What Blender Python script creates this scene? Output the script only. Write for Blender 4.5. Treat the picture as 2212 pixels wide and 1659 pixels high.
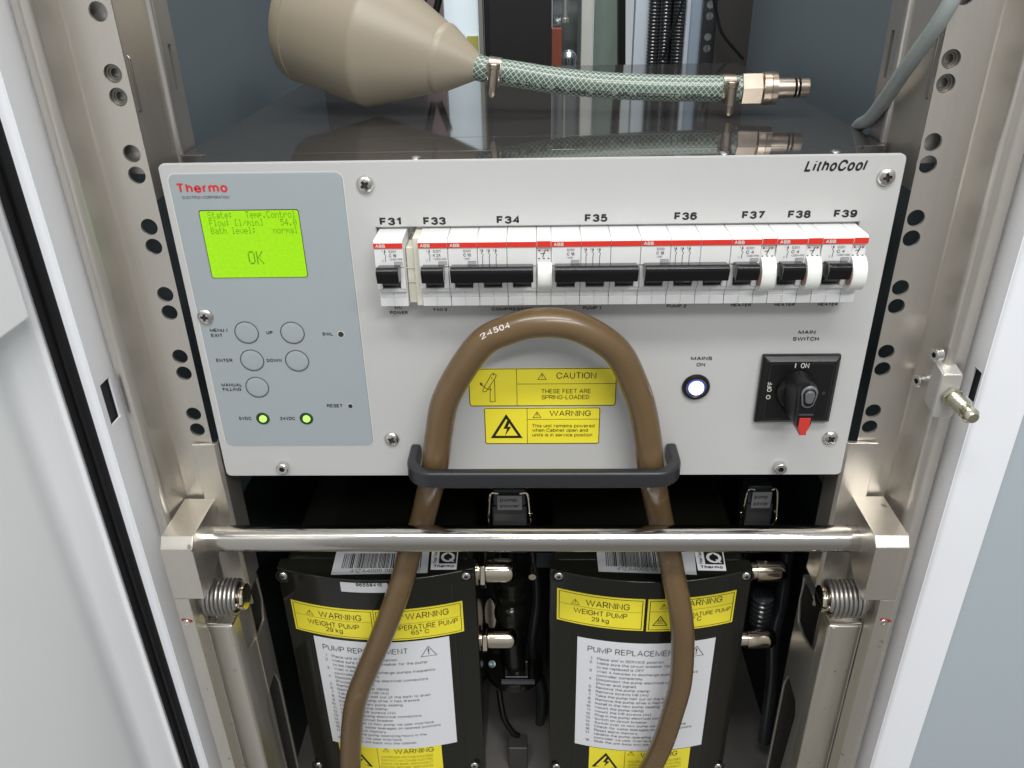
import bpy, bmesh, math, random
import numpy as np
from mathutils import Vector, Matrix
random.seed(7)
for o in list(bpy.data.objects): bpy.data.objects.remove(o)
SC = bpy.context.scene
COL = SC.collection
# ------------------------------------------------------------------ camera
# metres; x right, y into the cabinet, z up; panel face is y = 0, its lower edge z = 0
F = 1750.0; CX, CY = 1106.0, 829.5
YAW, PITCH, ROLL = -0.03397593, 0.49290144, -0.021655
CAM = Vector((0.0045536, -0.47744127, 0.33059769))
fw = Vector((math.sin(YAW)*math.cos(PITCH), math.cos(YAW)*math.cos(PITCH), -math.sin(PITCH)))
rt = Vector((math.cos(YAW), -math.sin(YAW), 0)); up = rt.cross(fw)
rt, up = rt*math.cos(ROLL)+up*math.sin(ROLL), -rt*math.sin(ROLL)+up*math.cos(ROLL)
cd = bpy.data.cameras.new("camera"); cam = bpy.data.objects.new("camera", cd); COL.objects.link(cam)
cam.matrix_world = Matrix(((rt.x, up.x, -fw.x, CAM.x), (rt.y, up.y, -fw.y, CAM.y), (rt.z, up.z, -fw.z, CAM.z), (0, 0, 0, 1)))
cd.sensor_width = 36; cd.lens = F/2212*36; cd.clip_start = 0.01; cd.clip_end = 50
SC.camera = cam
# ------------------------------------------------------------------ world and lamps
W = bpy.data.worlds.new("World"); SC.world = W; W.use_nodes = True
wn = W.node_tree.nodes; wl = W.node_tree.links
wtc = wn.new('ShaderNodeTexCoord'); wsp = wn.new('ShaderNodeSeparateXYZ'); wr = wn.new('ShaderNodeValToRGB'); wm = wn.new('ShaderNodeMath')
wm.operation = 'MULTIPLY_ADD'; wm.inputs[1].default_value = 0.5; wm.inputs[2].default_value = 0.5
wl.new(wtc.outputs['Generated'], wsp.inputs[0]); wl.new(wsp.outputs['Z'], wm.inputs[0]); wl.new(wm.outputs[0], wr.inputs[0])
cr = wr.color_ramp; cr.elements[0].position = 0.25; cr.elements[0].color = (.42, .41, .39, 1)
cr.elements[1].position = 0.8; cr.elements[1].color = (.98, 1.02, 1.08, 1)
wl.new(wr.outputs[0], wn['Background'].inputs[0]); wn['Background'].inputs[1].default_value = 0.55
def area(name, loc, target, sx, sy, power, col=(1, .985, .96)):
    l = bpy.data.lights.new(name, 'AREA'); l.shape = 'RECTANGLE'; l.size = sx; l.size_y = sy; l.energy = power; l.color = col
    o = bpy.data.objects.new(name, l); COL.objects.link(o); o.location = loc
    o.rotation_euler = (Vector(target)-Vector(loc)).to_track_quat('-Z', 'Y').to_euler(); return o
area('ceiling_lamp', (-.05, -1.05, 2.05), (0, 0, 0), 1.7, .22, 34)
area('ceiling_lamp', (.80, -2.1, 2.05), (0, 0, 0), 1.7, .22, 38)
area('rear_fill_lamp', (.0, .42, 1.9), (0, .5, .2), 1.2, .3, 15)  # added unseen fill, brightens the background behind the housing
SC.view_settings.view_transform = 'Standard'; SC.view_settings.look = 'None'; SC.view_settings.exposure = 0; SC.view_settings.gamma = 1
SC.render.engine = 'CYCLES'
# ------------------------------------------------------------------ projection helpers (pixel of the photo -> point on a known plane)
def ray(px, py): return rt*((px-CX)/F) - up*((py-CY)/F) + fw
def P(px, py, y=0.0): d = ray(px, py); return CAM + d*((y-CAM.y)/d.y)
def PZ(px, py, z): d = ray(px, py); return CAM + d*((z-CAM.z)/d.z)
def PX(px, py, x): d = ray(px, py); return CAM + d*((x-CAM.x)/d.x)
# ------------------------------------------------------------------ materials
MATS = {}
def mat(name, col, rough=.5, metal=0., var=.0, bump=0., bscale=300., stretch=(1, 1, 1), ior=1.5, coat=0., emit=None, es=0., rvar=0., trans=0., spots=None, vscale=None):
    if name in MATS: return MATS[name]
    m = bpy.data.materials.new(name); m.use_nodes = True; MATS[name] = m
    n = m.node_tree.nodes; l = m.node_tree.links; b = n['Principled BSDF']
    b.inputs['Base Color'].default_value = (*col, 1); b.inputs['Roughness'].default_value = rough; b.inputs['Metallic'].default_value = metal
    b.inputs['IOR'].default_value = ior
    if coat: b.inputs['Coat Weight'].default_value = coat; b.inputs['Coat Roughness'].default_value = .08
    if trans: b.inputs['Transmission Weight'].default_value = trans
    if emit: b.inputs['Emission Color'].default_value = (*emit, 1); b.inputs['Emission Strength'].default_value = es
    tc = n.new('ShaderNodeTexCoord'); mp = n.new('ShaderNodeMapping'); mp.inputs['Scale'].default_value = stretch
    l.new(tc.outputs['Object'], mp.inputs[0])
    last = None
    if var or rvar:
        nz = n.new('ShaderNodeTexNoise'); nz.inputs['Scale'].default_value = vscale or bscale*.12; nz.inputs['Detail'].default_value = 6; nz.inputs['Roughness'].default_value = .65
        l.new(mp.outputs[0], nz.inputs['Vector'])
    if var:
        mx = n.new('ShaderNodeMix'); mx.data_type = 'RGBA'
        mx.inputs[6].default_value = (*[max(0, c*(1-var)) for c in col], 1); mx.inputs[7].default_value = (*[min(1, c*(1+var)) for c in col], 1)
        l.new(nz.outputs['Fac'], mx.inputs[0]); last = mx.outputs[2]
    if spots:
        n3 = n.new('ShaderNodeTexNoise'); n3.inputs['Scale'].default_value = spots[1]; n3.inputs['Detail'].default_value = 3
        l.new(tc.outputs['Object'], n3.inputs['Vector'])
        rp = n.new('ShaderNodeValToRGB'); rp.color_ramp.elements[0].position = spots[2]; rp.color_ramp.elements[1].position = spots[2]+.04
        l.new(n3.outputs['Fac'], rp.inputs[0]); m2 = n.new('ShaderNodeMix'); m2.data_type = 'RGBA'
        if last: l.new(last, m2.inputs[6])
        else: m2.inputs[6].default_value = (*col, 1)
        m2.inputs[7].default_value = (*spots[0], 1); l.new(rp.outputs[0], m2.inputs[0]); last = m2.outputs[2]
    if last: l.new(last, b.inputs['Base Color'])
    if rvar:
        ma = n.new('ShaderNodeMapRange'); ma.inputs[3].default_value = max(.02, rough-rvar); ma.inputs[4].default_value = rough+rvar
        l.new(nz.outputs['Fac'], ma.inputs[0]); l.new(ma.outputs[0], b.inputs['Roughness'])
    if bump:
        n2 = n.new('ShaderNodeTexNoise'); n2.inputs['Scale'].default_value = bscale; n2.inputs['Detail'].default_value = 3
        l.new(mp.outputs[0], n2.inputs['Vector'])
        bp = n.new('ShaderNodeBump'); bp.inputs['Strength'].default_value = bump; bp.inputs['Distance'].default_value = .0004
        l.new(n2.outputs['Fac'], bp.inputs['Height']); l.new(bp.outputs[0], b.inputs['Normal'])
    return m
panel_m = mat('panel_grey_paint', (.515, .515, .507), .40, var=.05, bump=.12, bscale=2200, vscale=9, rvar=.08)
overlay_m = mat('overlay_blue_grey', (.345, .388, .408), .36, var=.03, rvar=.07, vscale=12)
steel_m = mat('stainless_sheet', (.62, .585, .53), .36, .88, var=.10, bump=.25, bscale=900, stretch=(1, 1, .06), rvar=.08, vscale=40)
steel2_m = mat('stainless_machined', (.68, .645, .58), .34, .92, var=.12, bump=.3, bscale=1100, stretch=(1, 1, .15), rvar=.1, vscale=60, spots=((.30, .28, .25), 90, .70))
polish_m = mat('stainless_polished', (.54, .515, .475), .15, 1., var=.05, bump=.15, bscale=1200, stretch=(.05, 1, 1), rvar=.06, vscale=80)
nickel_m = mat('nickel', (.70, .62, .50), .12, 1., var=.05, rvar=.05, vscale=60)
nickel2_m = mat('nickel_satin', (.46, .39, .32), .33, 1., var=.1, rvar=.08, vscale=90)
zinc_m = mat('zinc_yellow', (.62, .60, .47), .25, 1., var=.15, rvar=.1, vscale=120)
screw_m = mat('screw_steel', (.70, .68, .65), .24, 1., var=.1, rvar=.08, vscale=300)
spring_m = mat('spring_steel', (.36, .345, .325), .34, .9, var=.1, vscale=200)
dark_m = mat('socket_dark', (.03, .028, .024), .6)
housing_m = mat('housing_dark_gloss', (.036, .034, .033), .06, 0., ior=3.1, rvar=.03, vscale=14, spots=((.12, .12, .12), 420, .775))
white_m = mat('white_powder_coat', (.84, .86, .90), .33, bump=.1, bscale=1500, var=.015, vscale=6)
doorw_m = mat('white_door_paint', (.92, .935, .96), .36, bump=.1, bscale=1500, var=.02, vscale=3)
blued_m = mat('blue_grey_door_paint', (.42, .475, .51), .45, bump=.1, bscale=1500, var=.02, vscale=3)
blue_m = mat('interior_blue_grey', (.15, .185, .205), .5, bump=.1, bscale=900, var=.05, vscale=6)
black_m = mat('black_interior', (.008, .008, .009), .55, var=.1)
gasket_m = mat('black_rubber', (.006, .006, .007), .5, ior=1.35, var=.15, bump=.1)
pumpb_m = mat('pump_black_enamel', (.012, .012, .009), .16, coat=.15, ior=1.42, rvar=.06, vscale=30, bump=.05, bscale=700, spots=((.09, .09, .085), 500, .79))
plastic_m = mat('black_plastic', (.008, .008, .009), .30, ior=1.4, bump=.1, bscale=1800)
handle_m = mat('black_satin_metal', (.022, .023, .026), .38, bump=.12, bscale=2600)
toggle_m = mat('toggle_black', (.005, .005, .006), .16, ior=1.42)
brk_m = mat('breaker_white_plastic', (.76, .77, .76), .34, var=.02, vscale=60, bump=.06, bscale=2500)
cream_m = mat('cream_plastic', (.68, .66, .56), .4, var=.03)
dial_m = mat('dial_white_plastic', (.82, .84, .80), .2)
red_m = mat('red_print', (.72, .035, .022), .35)
redp_m = mat('red_plastic', (.55, .04, .03), .35)
ink_m = mat('black_ink', (.012, .012, .012), .5)
inkg_m = mat('grey_ink', (.06, .06, .065), .5)
inkr_m = mat('red_ink', (.62, .03, .035), .45)
inkw_m = mat('white_ink', (.66, .63, .58), .45)
inkb_m = mat('olive_ink', (.30, .26, .01), .5)
yel_m = mat('yellow_label', (.92, .80, .045), .30, var=.04, vscale=30)
paper_m = mat('white_label', (.76, .77, .80), .34, var=.015, vscale=20)
silv_m = mat('silver_label', (.50, .51, .53), .3, var=.03, vscale=40)
brown_m = mat('brown_hose', (.132, .083, .037), .30, coat=.2, var=.18, bump=.03, bscale=160, rvar=.10, vscale=25, spots=((.170, .112, .055), 70, .66))
green_m = mat('green_hose', (.085, .125, .097), .26, coat=.2, var=.12)
braid_m = mat('white_braid', (.58, .67, .60), .5)
beige_m = mat('beige_plastic', (.285, .248, .185), .42, var=.03, vscale=12, bump=.05, bscale=500)
cable_m = mat('grey_cable', (.27, .30, .29), .38, var=.05)
lcd_m = mat('lcd_lit', (.02, .05, .0), .25, emit=(.36, .79, .0), es=1.0)
lcdt_m = mat('lcd_dot', (.02, .06, .0), .4, emit=(.11, .30, .0), es=.9)
n_ = lcd_m.node_tree.nodes; tn = n_.new('ShaderNodeTexNoise'); tn.inputs['Scale'].default_value = 28; mr = n_.new('ShaderNodeMapRange'); mr.inputs[3].default_value = .82; mr.inputs[4].default_value = 1.10
lcd_m.node_tree.links.new(tn.outputs['Fac'], mr.inputs[0]); lcd_m.node_tree.links.new(mr.outputs[0], n_['Principled BSDF'].inputs['Emission Strength'])
ledg_m = mat('led_green', (.2, .8, .1), .3, emit=(.36, 1., .10), es=1.4)
ledw_m = mat('lamp_white', (.9, .9, 1), .3, emit=(.86, .90, 1.), es=2.2)
ledb_m = mat('lamp_blue_rim', (.05, .06, .3), .3, emit=(.06, .08, .55), es=1.0)
ledr_m = mat('led_green_rim', (.01, .05, .0), .3, emit=(.02, .50, .0), es=1.1)
bwhite_m = mat('far_white_glow', (.60, .68, .72), .6, emit=(.50, .60, .65), es=.60, var=.05, vscale=6)  # pane is no lamp; emission paints in its brightness
bblue_m = mat('far_blue_post', (.40, .50, .61), .5, var=.05, vscale=8)
bgreen_m = mat('far_green', (.30, .39, .34), .4, var=.40, vscale=9, stretch=(3, 1, .6))
bdark_m = mat('far_dark', (.030, .033, .036), .5, var=.15)
bbrown_m = mat('far_brown', (.050, .047, .044), .45, var=.1)
corr_m = mat('conduit_black', (.035, .038, .042), .22, coat=.3)
orange_m = mat('far_orange', (.36, .10, .06), .6)
pink_m = mat('far_mauve', (.20, .14, .15), .5)
glass_m = mat('clear_plastic', (.30, .33, .33), .06, metal=.7, var=.1)
# ------------------------------------------------------------------ mesh builder
class MB:
    def __init__(s): s.v = []; s.f = []; s.mi = []; s.cur = 0
    def add(s, vs, fs, m=None):
        b = len(s.v); s.v += [Vector(v) for v in vs]; s.f += [tuple(i+b for i in f) for f in fs]; s.mi += [s.cur if m is None else m]*len(fs); return s
    def box(s, a, b, m=None):
        x0, y0, z0 = a; x1, y1, z1 = b
        return s.add([(x0,y0,z0),(x1,y0,z0),(x1,y1,z0),(x0,y1,z0),(x0,y0,z1),(x1,y0,z1),(x1,y1,z1),(x0,y1,z1)],
                     [(0,3,2,1),(4,5,6,7),(0,1,5,4),(1,2,6,5),(2,3,7,6),(3,0,4,7)], m)
    def prism(s, poly, ext, m=None):          # poly: 3-D points; ext: vector
        n = len(poly); e = Vector(ext); vs = [Vector(p) for p in poly]+[Vector(p)+e for p in poly]
        return s.add(vs, [tuple(range(n))[::-1], tuple(range(n, 2*n))]+[(i, (i+1) % n, n+(i+1) % n, n+i) for i in range(n)], m)
    def lathe(s, prof, o, ax, seg=32, m=None, ref=None, cap=True, rot=0.):  # prof: (t along axis, radius)
        o = Vector(o); ax = Vector(ax).normalized(); u = ax.orthogonal().normalized() if ref is None else Vector(ref).normalized(); w = ax.cross(u)
        vs = []; fs = []
        for t, r in prof:
            for k in range(seg):
                a = 2*math.pi*k/seg+rot; vs.append(o+ax*t+(u*math.cos(a)+w*math.sin(a))*r)
        for i in range(len(prof)-1):
            for k in range(seg):
                k2 = (k+1) % seg; fs.append((i*seg+k, i*seg+k2, (i+1)*seg+k2, (i+1)*seg+k))
        if cap: fs.append(tuple(range(seg))[::-1]); fs.append(tuple((len(prof)-1)*seg+k for k in range(seg)))
        return s.add(vs, fs, m)
    def tube(s, pts, r, seg=12, m=None, cap=True):
        pts = [Vector(p) for p in pts]; n = len(pts); vs = []; fs = []; u = None
        for i, p in enumerate(pts):
            t = (pts[min(i+1, n-1)]-pts[max(i-1, 0)]).normalized()
            u = t.orthogonal().normalized() if u is None else (u-t*u.dot(t)).normalized()
            w = t.cross(u); rr = r[i] if isinstance(r, (list, tuple)) else r
            for k in range(seg):
                a = 2*math.pi*k/seg; vs.append(p+(u*math.cos(a)+w*math.sin(a))*rr)
        for i in range(n-1):
            for k in range(seg):
                k2 = (k+1) % seg; fs.append((i*seg+k, i*seg+k2, (i+1)*seg+k2, (i+1)*seg+k))
        if cap: fs.append(tuple(range(seg))[::-1]); fs.append(tuple((n-1)*seg+k for k in range(seg)))
        return s.add(vs, fs, m)
    def strip(s, a, b, w, upv, warp=None, n=1, m=None):   # flat line from a to b, width w measured along upv
        a = Vector(a); b = Vector(b); u = Vector(upv).normalized()*(w/2); vs = []
        for i in range(n+1):
            p = a.lerp(b, i/n); vs += [p-u, p+u]
        if warp: vs = [warp(v) for v in vs]
        return s.add(vs, [(2*i, 2*i+2, 2*i+3, 2*i+1) for i in range(n)], m)
    def grid(s, TL, TR, BR, BL, nx=1, nz=1, warp=None, m=None, ins=0.):
        vs = []
        for j in range(nz+1):
            for i in range(nx+1):
                u = i/nx; v = j/nz
                p = Vector(TL).lerp(Vector(TR), u).lerp(Vector(BL).lerp(Vector(BR), u), v); vs.append(warp(p) if warp else p)
        k = nx+1
        return s.add(vs, [(j*k+i, (j+1)*k+i, (j+1)*k+i+1, j*k+i+1) for j in range(nz) for i in range(nx)], m)
    def build(s, name, mats, parent=None, bevel=0., seg=2, angle=35, smooth=True, label=None, kind=None, recalc=True):
        me = bpy.data.meshes.new(name); me.from_pydata([tuple(v) for v in s.v], [], s.f)
        if not isinstance(mats, (list, tuple)): mats = [mats]
        for m in mats: me.materials.append(m)
        me.polygons.foreach_set('material_index', s.mi)
        if recalc or bevel:
            bm = bmesh.new(); bm.from_mesh(me)
            if recalc: bmesh.ops.recalc_face_normals(bm, faces=bm.faces[:])
            if bevel:
                es = [e for e in bm.edges if len(e.link_faces) == 2 and e.calc_face_angle(0) > math.radians(30)]
                bmesh.ops.bevel(bm, geom=es, offset=bevel, segments=seg, affect='EDGES', clamp_overlap=True, profile=.5)
            bm.to_mesh(me); bm.free()
        if smooth:
            me.polygons.foreach_set('use_smooth', [True]*len(me.polygons)); me.set_sharp_from_angle(angle=math.radians(angle))
        o = link(name, me, parent, label, kind)
        if bevel and smooth: w_ = o.modifiers.new('weighted', 'WEIGHTED_NORMAL'); w_.keep_sharp = True; w_.weight = 80
        return o
def link(name, me, parent=None, label=None, kind=None):
    o = bpy.data.objects.new(name, me); COL.objects.link(o)
    if parent is not None: par(o, parent)
    if label: o['label'] = label
    if kind: o['kind'] = kind
    return o
def wm_of(o):
    m = o.matrix_basis
    return (wm_of(o.parent) @ o.matrix_parent_inverse @ m) if o.parent else m
def par(o, p): o.parent = p; o.matrix_parent_inverse = wm_of(p).inverted()
def thing(name, label, cat, loc, group=None):
    o = bpy.data.objects.new(name, None); COL.objects.link(o); o.location = loc; o.empty_display_size = .02
    o['label'] = label; o['category'] = cat
    if group: o['group'] = group
    return o
def tag(o, label, cat, group=None):
    o['label'] = label; o['category'] = cat
    if group: o['group'] = group
    return o
def copyto(o, loc, parent, name=None, label=None):   # copy of a mesh part (sharing mesh data)
    c = o.copy(); COL.objects.link(c); c.parent = None; c.matrix_parent_inverse = Matrix(); c.location = loc; par(c, parent)
    if 'label' in c.keys() and not label: del c['label']
    if label: c['label'] = label
    return c
def booldiff(a, b):
    oa = bpy.data.objects.new('a', a); ob = bpy.data.objects.new('b', b); COL.objects.link(oa); COL.objects.link(ob)
    md = oa.modifiers.new('d', 'BOOLEAN'); md.operation = 'DIFFERENCE'; md.object = ob; md.solver = 'EXACT'; md.material_mode = 'TRANSFER'
    dg = bpy.context.evaluated_depsgraph_get(); dg.update()
    me = bpy.data.meshes.new_from_object(oa.evaluated_get(dg)); bpy.data.objects.remove(oa); bpy.data.objects.remove(ob)
    me.polygons.foreach_set('use_smooth', [True]*len(me.polygons)); me.set_sharp_from_angle(angle=math.radians(35))
    return me
def mesh_of(mb, mats):
    o = mb.build('tmp', mats); me = o.data; bpy.data.objects.remove(o); return me
# ------------------------------------------------------------------ lettering
# grotesque lettering drawn as strokes: character -> (width, strokes); a stroke is a list of x,y[,corner radius], a leading o closes it
RR = 'o0,0,%d 100,0,%d 100,%d,%d 0,%d,%d'
BOWL = RR % (30, 30, 72, 30, 72, 30)
FD = {'A': (62, '0,0 50,100 100,0|19,33 81,33'), 'B': (54, 'o0,0 100,0,26 100,52,26 0,52|o0,52 0,100 92,100,24 92,52,24'), 'C': (60, '100,68 100,100,42 0,100,44 0,0,44 100,0,42 100,32'),
 'D': (56, 'o0,0 100,0,44 100,100,44 0,100'), 'E': (48, '100,0 0,0 0,100 97,100|0,52 90,52'), 'F': (46, '0,0 0,100 100,100|0,50 88,50'), 'G': (64, '98,70 98,100,42 0,100,44 0,0,44 100,0,36 100,46 56,46'),
 'H': (56, '0,0 0,100|100,0 100,100|0,52 100,52'), 'I': (1, '0,0 0,100'), 'J': (38, '0,30 0,0,25 100,0,25 100,100'), 'K': (54, '0,0 0,100|100,100 0,36|32,56 100,0'), 'L': (44, '0,100 0,0 100,0'),
 'M': (76, '0,0 0,100 50,8 100,100 100,0'), 'N': (56, '0,0 0,100 100,0 100,100'), 'O': (66, RR % (44, 44, 100, 44, 100, 44)), 'P': (52, '0,0 0,100 100,100,27 100,46,27 0,46'), 'Q': (66, RR % (44, 44, 100, 44, 100, 44)+'|62,24 104,-4'),
 'R': (54, '0,0 0,100 98,100,27 98,48,27 0,48|58,48 100,0'), 'S': (52, '97,72 97,100,28 3,100,26 3,53,22 100,47,24 100,0,26 0,0,28 0,29'), 'T': (54, '0,100 100,100|50,0 50,100'), 'U': (54, '0,100 0,0,34 100,0,34 100,100'),
 'V': (58, '0,100 50,0 100,100'), 'W': (104, '0,100 25,0 50,100 75,0 100,100'), 'X': (54, '0,0 100,100|0,100 100,0'), 'Y': (56, '0,100 50,45 100,100|50,45 50,0'), 'Z': (52, '0,100 100,100 0,0 100,0'),
 'a': (42, '4,54 4,72,20 94,72,24 94,0|94,42 0,40,18 0,0,20 94,0,20 94,24'), 'b': (44, '0,0 0,100|'+BOWL), 'c': (42, '100,48 100,72,28 0,72,30 0,0,30 100,0,28 100,24'), 'd': (44, '100,0 100,100|'+BOWL),
 'e': (44, '0,37 100,37 100,72,28 0,72,30 0,0,30 98,0,28 98,18'), 'f': (24, '32,0 32,100,16 100,100|0,72 95,72'), 'g': (44, BOWL+'|100,72 100,-26,24 0,-26,24 2,-10'), 'h': (40, '0,0 0,100|0,40 0,72,28 100,72,26 100,0'),
 'i': (1, '0,0 0,72|0,92 0,100'), 'j': (10, '100,72 100,-26,10 0,-26|100,92 100,100'), 'k': (40, '0,0 0,100|95,72 0,26|34,42 100,0'), 'l': (1, '0,0 0,100'), 'm': (72, '0,0 0,72|0,40 0,72,22 50,72,20 50,0|50,40 50,72,22 100,72,20 100,0'),
 'n': (40, '0,0 0,72|0,40 0,72,28 100,72,26 100,0'), 'o': (44, BOWL), 'p': (44, '0,-28 0,72|'+BOWL), 'q': (44, '100,-28 100,72|'+BOWL), 'r': (22, '0,0 0,72|0,42 0,72,26 100,71'),
 's': (38, '96,54 96,72,20 4,72,18 4,38,16 100,34,16 100,0,18 0,0,20 0,18'), 't': (22, '38,94 38,0,14 100,0|0,72 95,72'), 'u': (40, '0,72 0,0,26 100,0,28 100,30|100,72 100,0'), 'v': (42, '0,72 50,0 100,72'),
 'w': (64, '0,72 25,0 50,72 75,0 100,72'), 'x': (40, '0,0 100,72|0,72 100,0'), 'y': (42, '0,72 52,0|100,72 46,-18,8 8,-28'), 'z': (38, '0,72 100,72 0,0 100,0'),
 '0': (46, RR % (34, 34, 100, 34, 100, 34)), '1': (24, '0,78 100,100 100,0'), '2': (46, '2,70 2,100,30 98,100,30 98,58,24 0,0 100,0'), '3': (46, '2,76 2,100,26 95,100,24 95,54,22 36,54|36,54 100,54,25 100,0,27 0,0,27 0,26'),
 '4': (48, '78,0 78,100 0,30 100,30'), '5': (46, '92,100 14,100 4,50 8,64,14 100,64,30 100,0,30 0,0,28 0,22'), '6': (46, '96,78 96,100,28 0,100,34 0,30|'+RR % (28, 28, 62, 28, 62, 28)), '7': (44, '0,100 100,100 32,0'),
 '8': (46, 'o5,54,22 95,54,22 95,100,24 5,100,24|o0,0,26 100,0,26 100,54,26 0,54,26'), '9': (46, '4,22 4,0,28 100,0,34 100,70|o0,38,28 100,38,28 100,100,28 0,100,28'),
 '.': (1, '0,0 0,5'), ',': (2, '50,5 0,-12'), ':': (1, '0,0 0,6|0,60 0,66'), '-': (26, '0,38 100,38'), '/': (28, '0,-5 100,105'), '(': (14, '100,110 0,90,30 0,0,30 100,-20'), ')': (14, '0,110 100,90,30 100,0,30 0,-20'),
 '~': (40, '0,45 25,60,8 75,40,8 100,55'), '°': (24, 'o0,70,15 100,70,15 100,100,15 0,100,15')}
TC = {}
def glyph(ch, t):
    k = (ch, t)
    if k in TC: return TC[k]
    w, dat = FD[ch]; w = w/100*(1+t*.5); V = []; Fc = []
    for si, st_ in enumerate(dat.split('|')):
        closed = st_.startswith('o'); pts = []
        for q in st_.lstrip('o').split():
            n = [float(v) for v in q.split(',')]; pts.append((Vector((n[0]/100*w, t/2+n[1]/100*(1-t))), n[2]/100 if len(n) > 2 else 0))
        N = len(pts); out = []
        for i, (p, r) in enumerate(pts):
            if r and (closed or 0 < i < N-1):
                a = pts[(i-1) % N][0]-p; b = pts[(i+1) % N][0]-p; d1 = min(r, a.length*(.5 if pts[(i-1) % N][1] else .98)); d2 = min(r, b.length*(.5 if pts[(i+1) % N][1] else .98))
                A = p+a.normalized()*d1; B = p+b.normalized()*d2; n = 5
                for j in range(n+1):
                    u = j/n; c1 = A.lerp(p, .56); c2 = B.lerp(p, .56)
                    out.append(A*(1-u)**3+c1*3*u*(1-u)**2+c2*3*u*u*(1-u)+B*u**3)
            else: out.append(p)
        P_ = [out[0]]
        for q in out[1:]:
            if (q-P_[-1]).length > 1e-4: P_.append(q)
        if closed and (P_[0]-P_[-1]).length < 1e-4: P_.pop()
        n = len(P_); o = len(V)
        for i in range(n):
            d0 = (P_[i]-P_[i-1]).normalized() if (i or closed) else (P_[1]-P_[0]).normalized(); d1 = (P_[(i+1) % n]-P_[i]).normalized() if (i < n-1 or closed) else d0
            n0 = Vector((-d0.y, d0.x)); n1 = Vector((-d1.y, d1.x)); m = (n0+n1)
            m = m.normalized() if m.length > 1e-5 else n0; k_ = min(1/max(.2, m.dot(n0)), 1.9)
            for sg in (-1, 1):
                v = P_[i]+m*(t/2*k_*sg); V.append((v.x, v.y, si))
        Fc += [(o+2*i, o+2*((i+1) % n), o+2*((i+1) % n)+1, o+2*i+1) for i in range(n if closed else n-1)]
    TC[k] = (w+t, V, Fc); return TC[k]
def glyphs(s, bold):
    t = .11 if bold < .008 else (.15 if bold < .03 else (.20 if bold < .045 else (.235 if bold < .06 else .205)))
    x = 0.; V = []; Fc = []
    for ch in s:
        if ch == ' ': x += .36; continue
        adv, vs, fs = glyph(ch, t); o = len(V); V += [(a+x, b, c) for a, b, c in vs]; Fc += [tuple(i+o for i in f) for f in fs]; x += adv+.115
    return V, Fc
CAP = 1.0
def text(mb, s, A, B, h, bold=0., shear=0., upv=(0, 0, 1), warp=None, m=None, off=(0, -.00012, 0)):
    vs, fs = glyphs(s, bold)
    if not vs: return
    x0 = min(v[0] for v in vs); x1 = max(v[0] for v in vs); A = Vector(A); B = Vector(B); D = (B-A); u = Vector(upv); d = D.normalized(); off = Vector(off)
    out = []
    for x, y, li in vs:
        p = A + D*((x-x0)/(x1-x0)) + u*(y/CAP*h) + d*(shear*y/CAP*h)
        out.append((warp(p) if warp else p)+off*(1+.03*li))
    mb.add(out, fs, m)
def tx(mb, s, xl, yl, xr, yr, hp, y=0., **k):   # baseline ends in photo pixels on the plane y
    A = P(xl, yl, y); B = P(xr, yr, y); h = (P(xl, yl-hp, y)-A).z
    text(mb, s, A, B, h, **k)
# ================================================================== CONTROL UNIT
Z0 = PZ(1000, 1000, 0).z
WP = .437/2; H = .22259
unit = thing('control_unit', 'grey front panel unit with lit green display, row of circuit breakers and dark glossy housing', 'control unit', (0, .1, 0))
def rrect2(x0, x1, z0, z1, r, n=6):
    pts = []
    for cx, cz, a0 in ((x1-r, z1-r, 0), (x0+r, z1-r, 90), (x0+r, z0+r, 180), (x1-r, z0+r, 270)):
        for i in range(n+1):
            a = math.radians(a0+90*i/n); pts.append((cx+r*math.cos(a), cz+r*math.sin(a)))
    return pts
ZB = .1345; PIT = .01745
mb = MB(); mb.prism([(x, 0, z) for x, z in rrect2(-WP, WP, 0, H, .0035)], (0, .0025, 0))
pm = mesh_of(mb, panel_m)
cut = MB().box((-.0925, -.01, ZB+.0036), (.1985, .01, ZB+.0482)); cm = mesh_of(cut, panel_m)
pm = booldiff(pm, cm)
bm = bmesh.new(); bm.from_mesh(pm)
es = [e for e in bm.edges if len(e.link_faces) == 2 and e.calc_face_angle(0) > 1.0 and abs(sum(v.co.y for v in e.verts)) < 1e-6]
bmesh.ops.bevel(bm, geom=es, offset=.0005, segments=2, affect='EDGES', clamp_overlap=True); bm.to_mesh(pm); bm.free()
pm.polygons.foreach_set('use_smooth', [True]*len(pm.polygons)); pm.set_sharp_from_angle(angle=math.radians(50))
fp = link('front_panel', pm, unit)
# housing
HW = .2065; hz = H-.0045
mb = MB(); mb.box((-HW, .0025, .004), (HW, .0452, hz)); mb.box((-.2225, .0454, .004), (.2240, .0888, hz-.0001)); mb.box((-.2222, .0890, .004), (.2237, .462, hz-.0003))
mb.build('housing', housing_m, unit, bevel=.0009, seg=2)
for px, py in ((898, 341), (1564, 331), (1805, 327)):
    mb = MB(); q = PZ(px, py, hz); mb.lathe([(0, .0032), (.0006, .003), (.0012, .0016), (.0013, .0001)], (q.x, q.y, hz), (0, 0, 1), 12); mb.build('cover_rivet', screw_m, unit)
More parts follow.
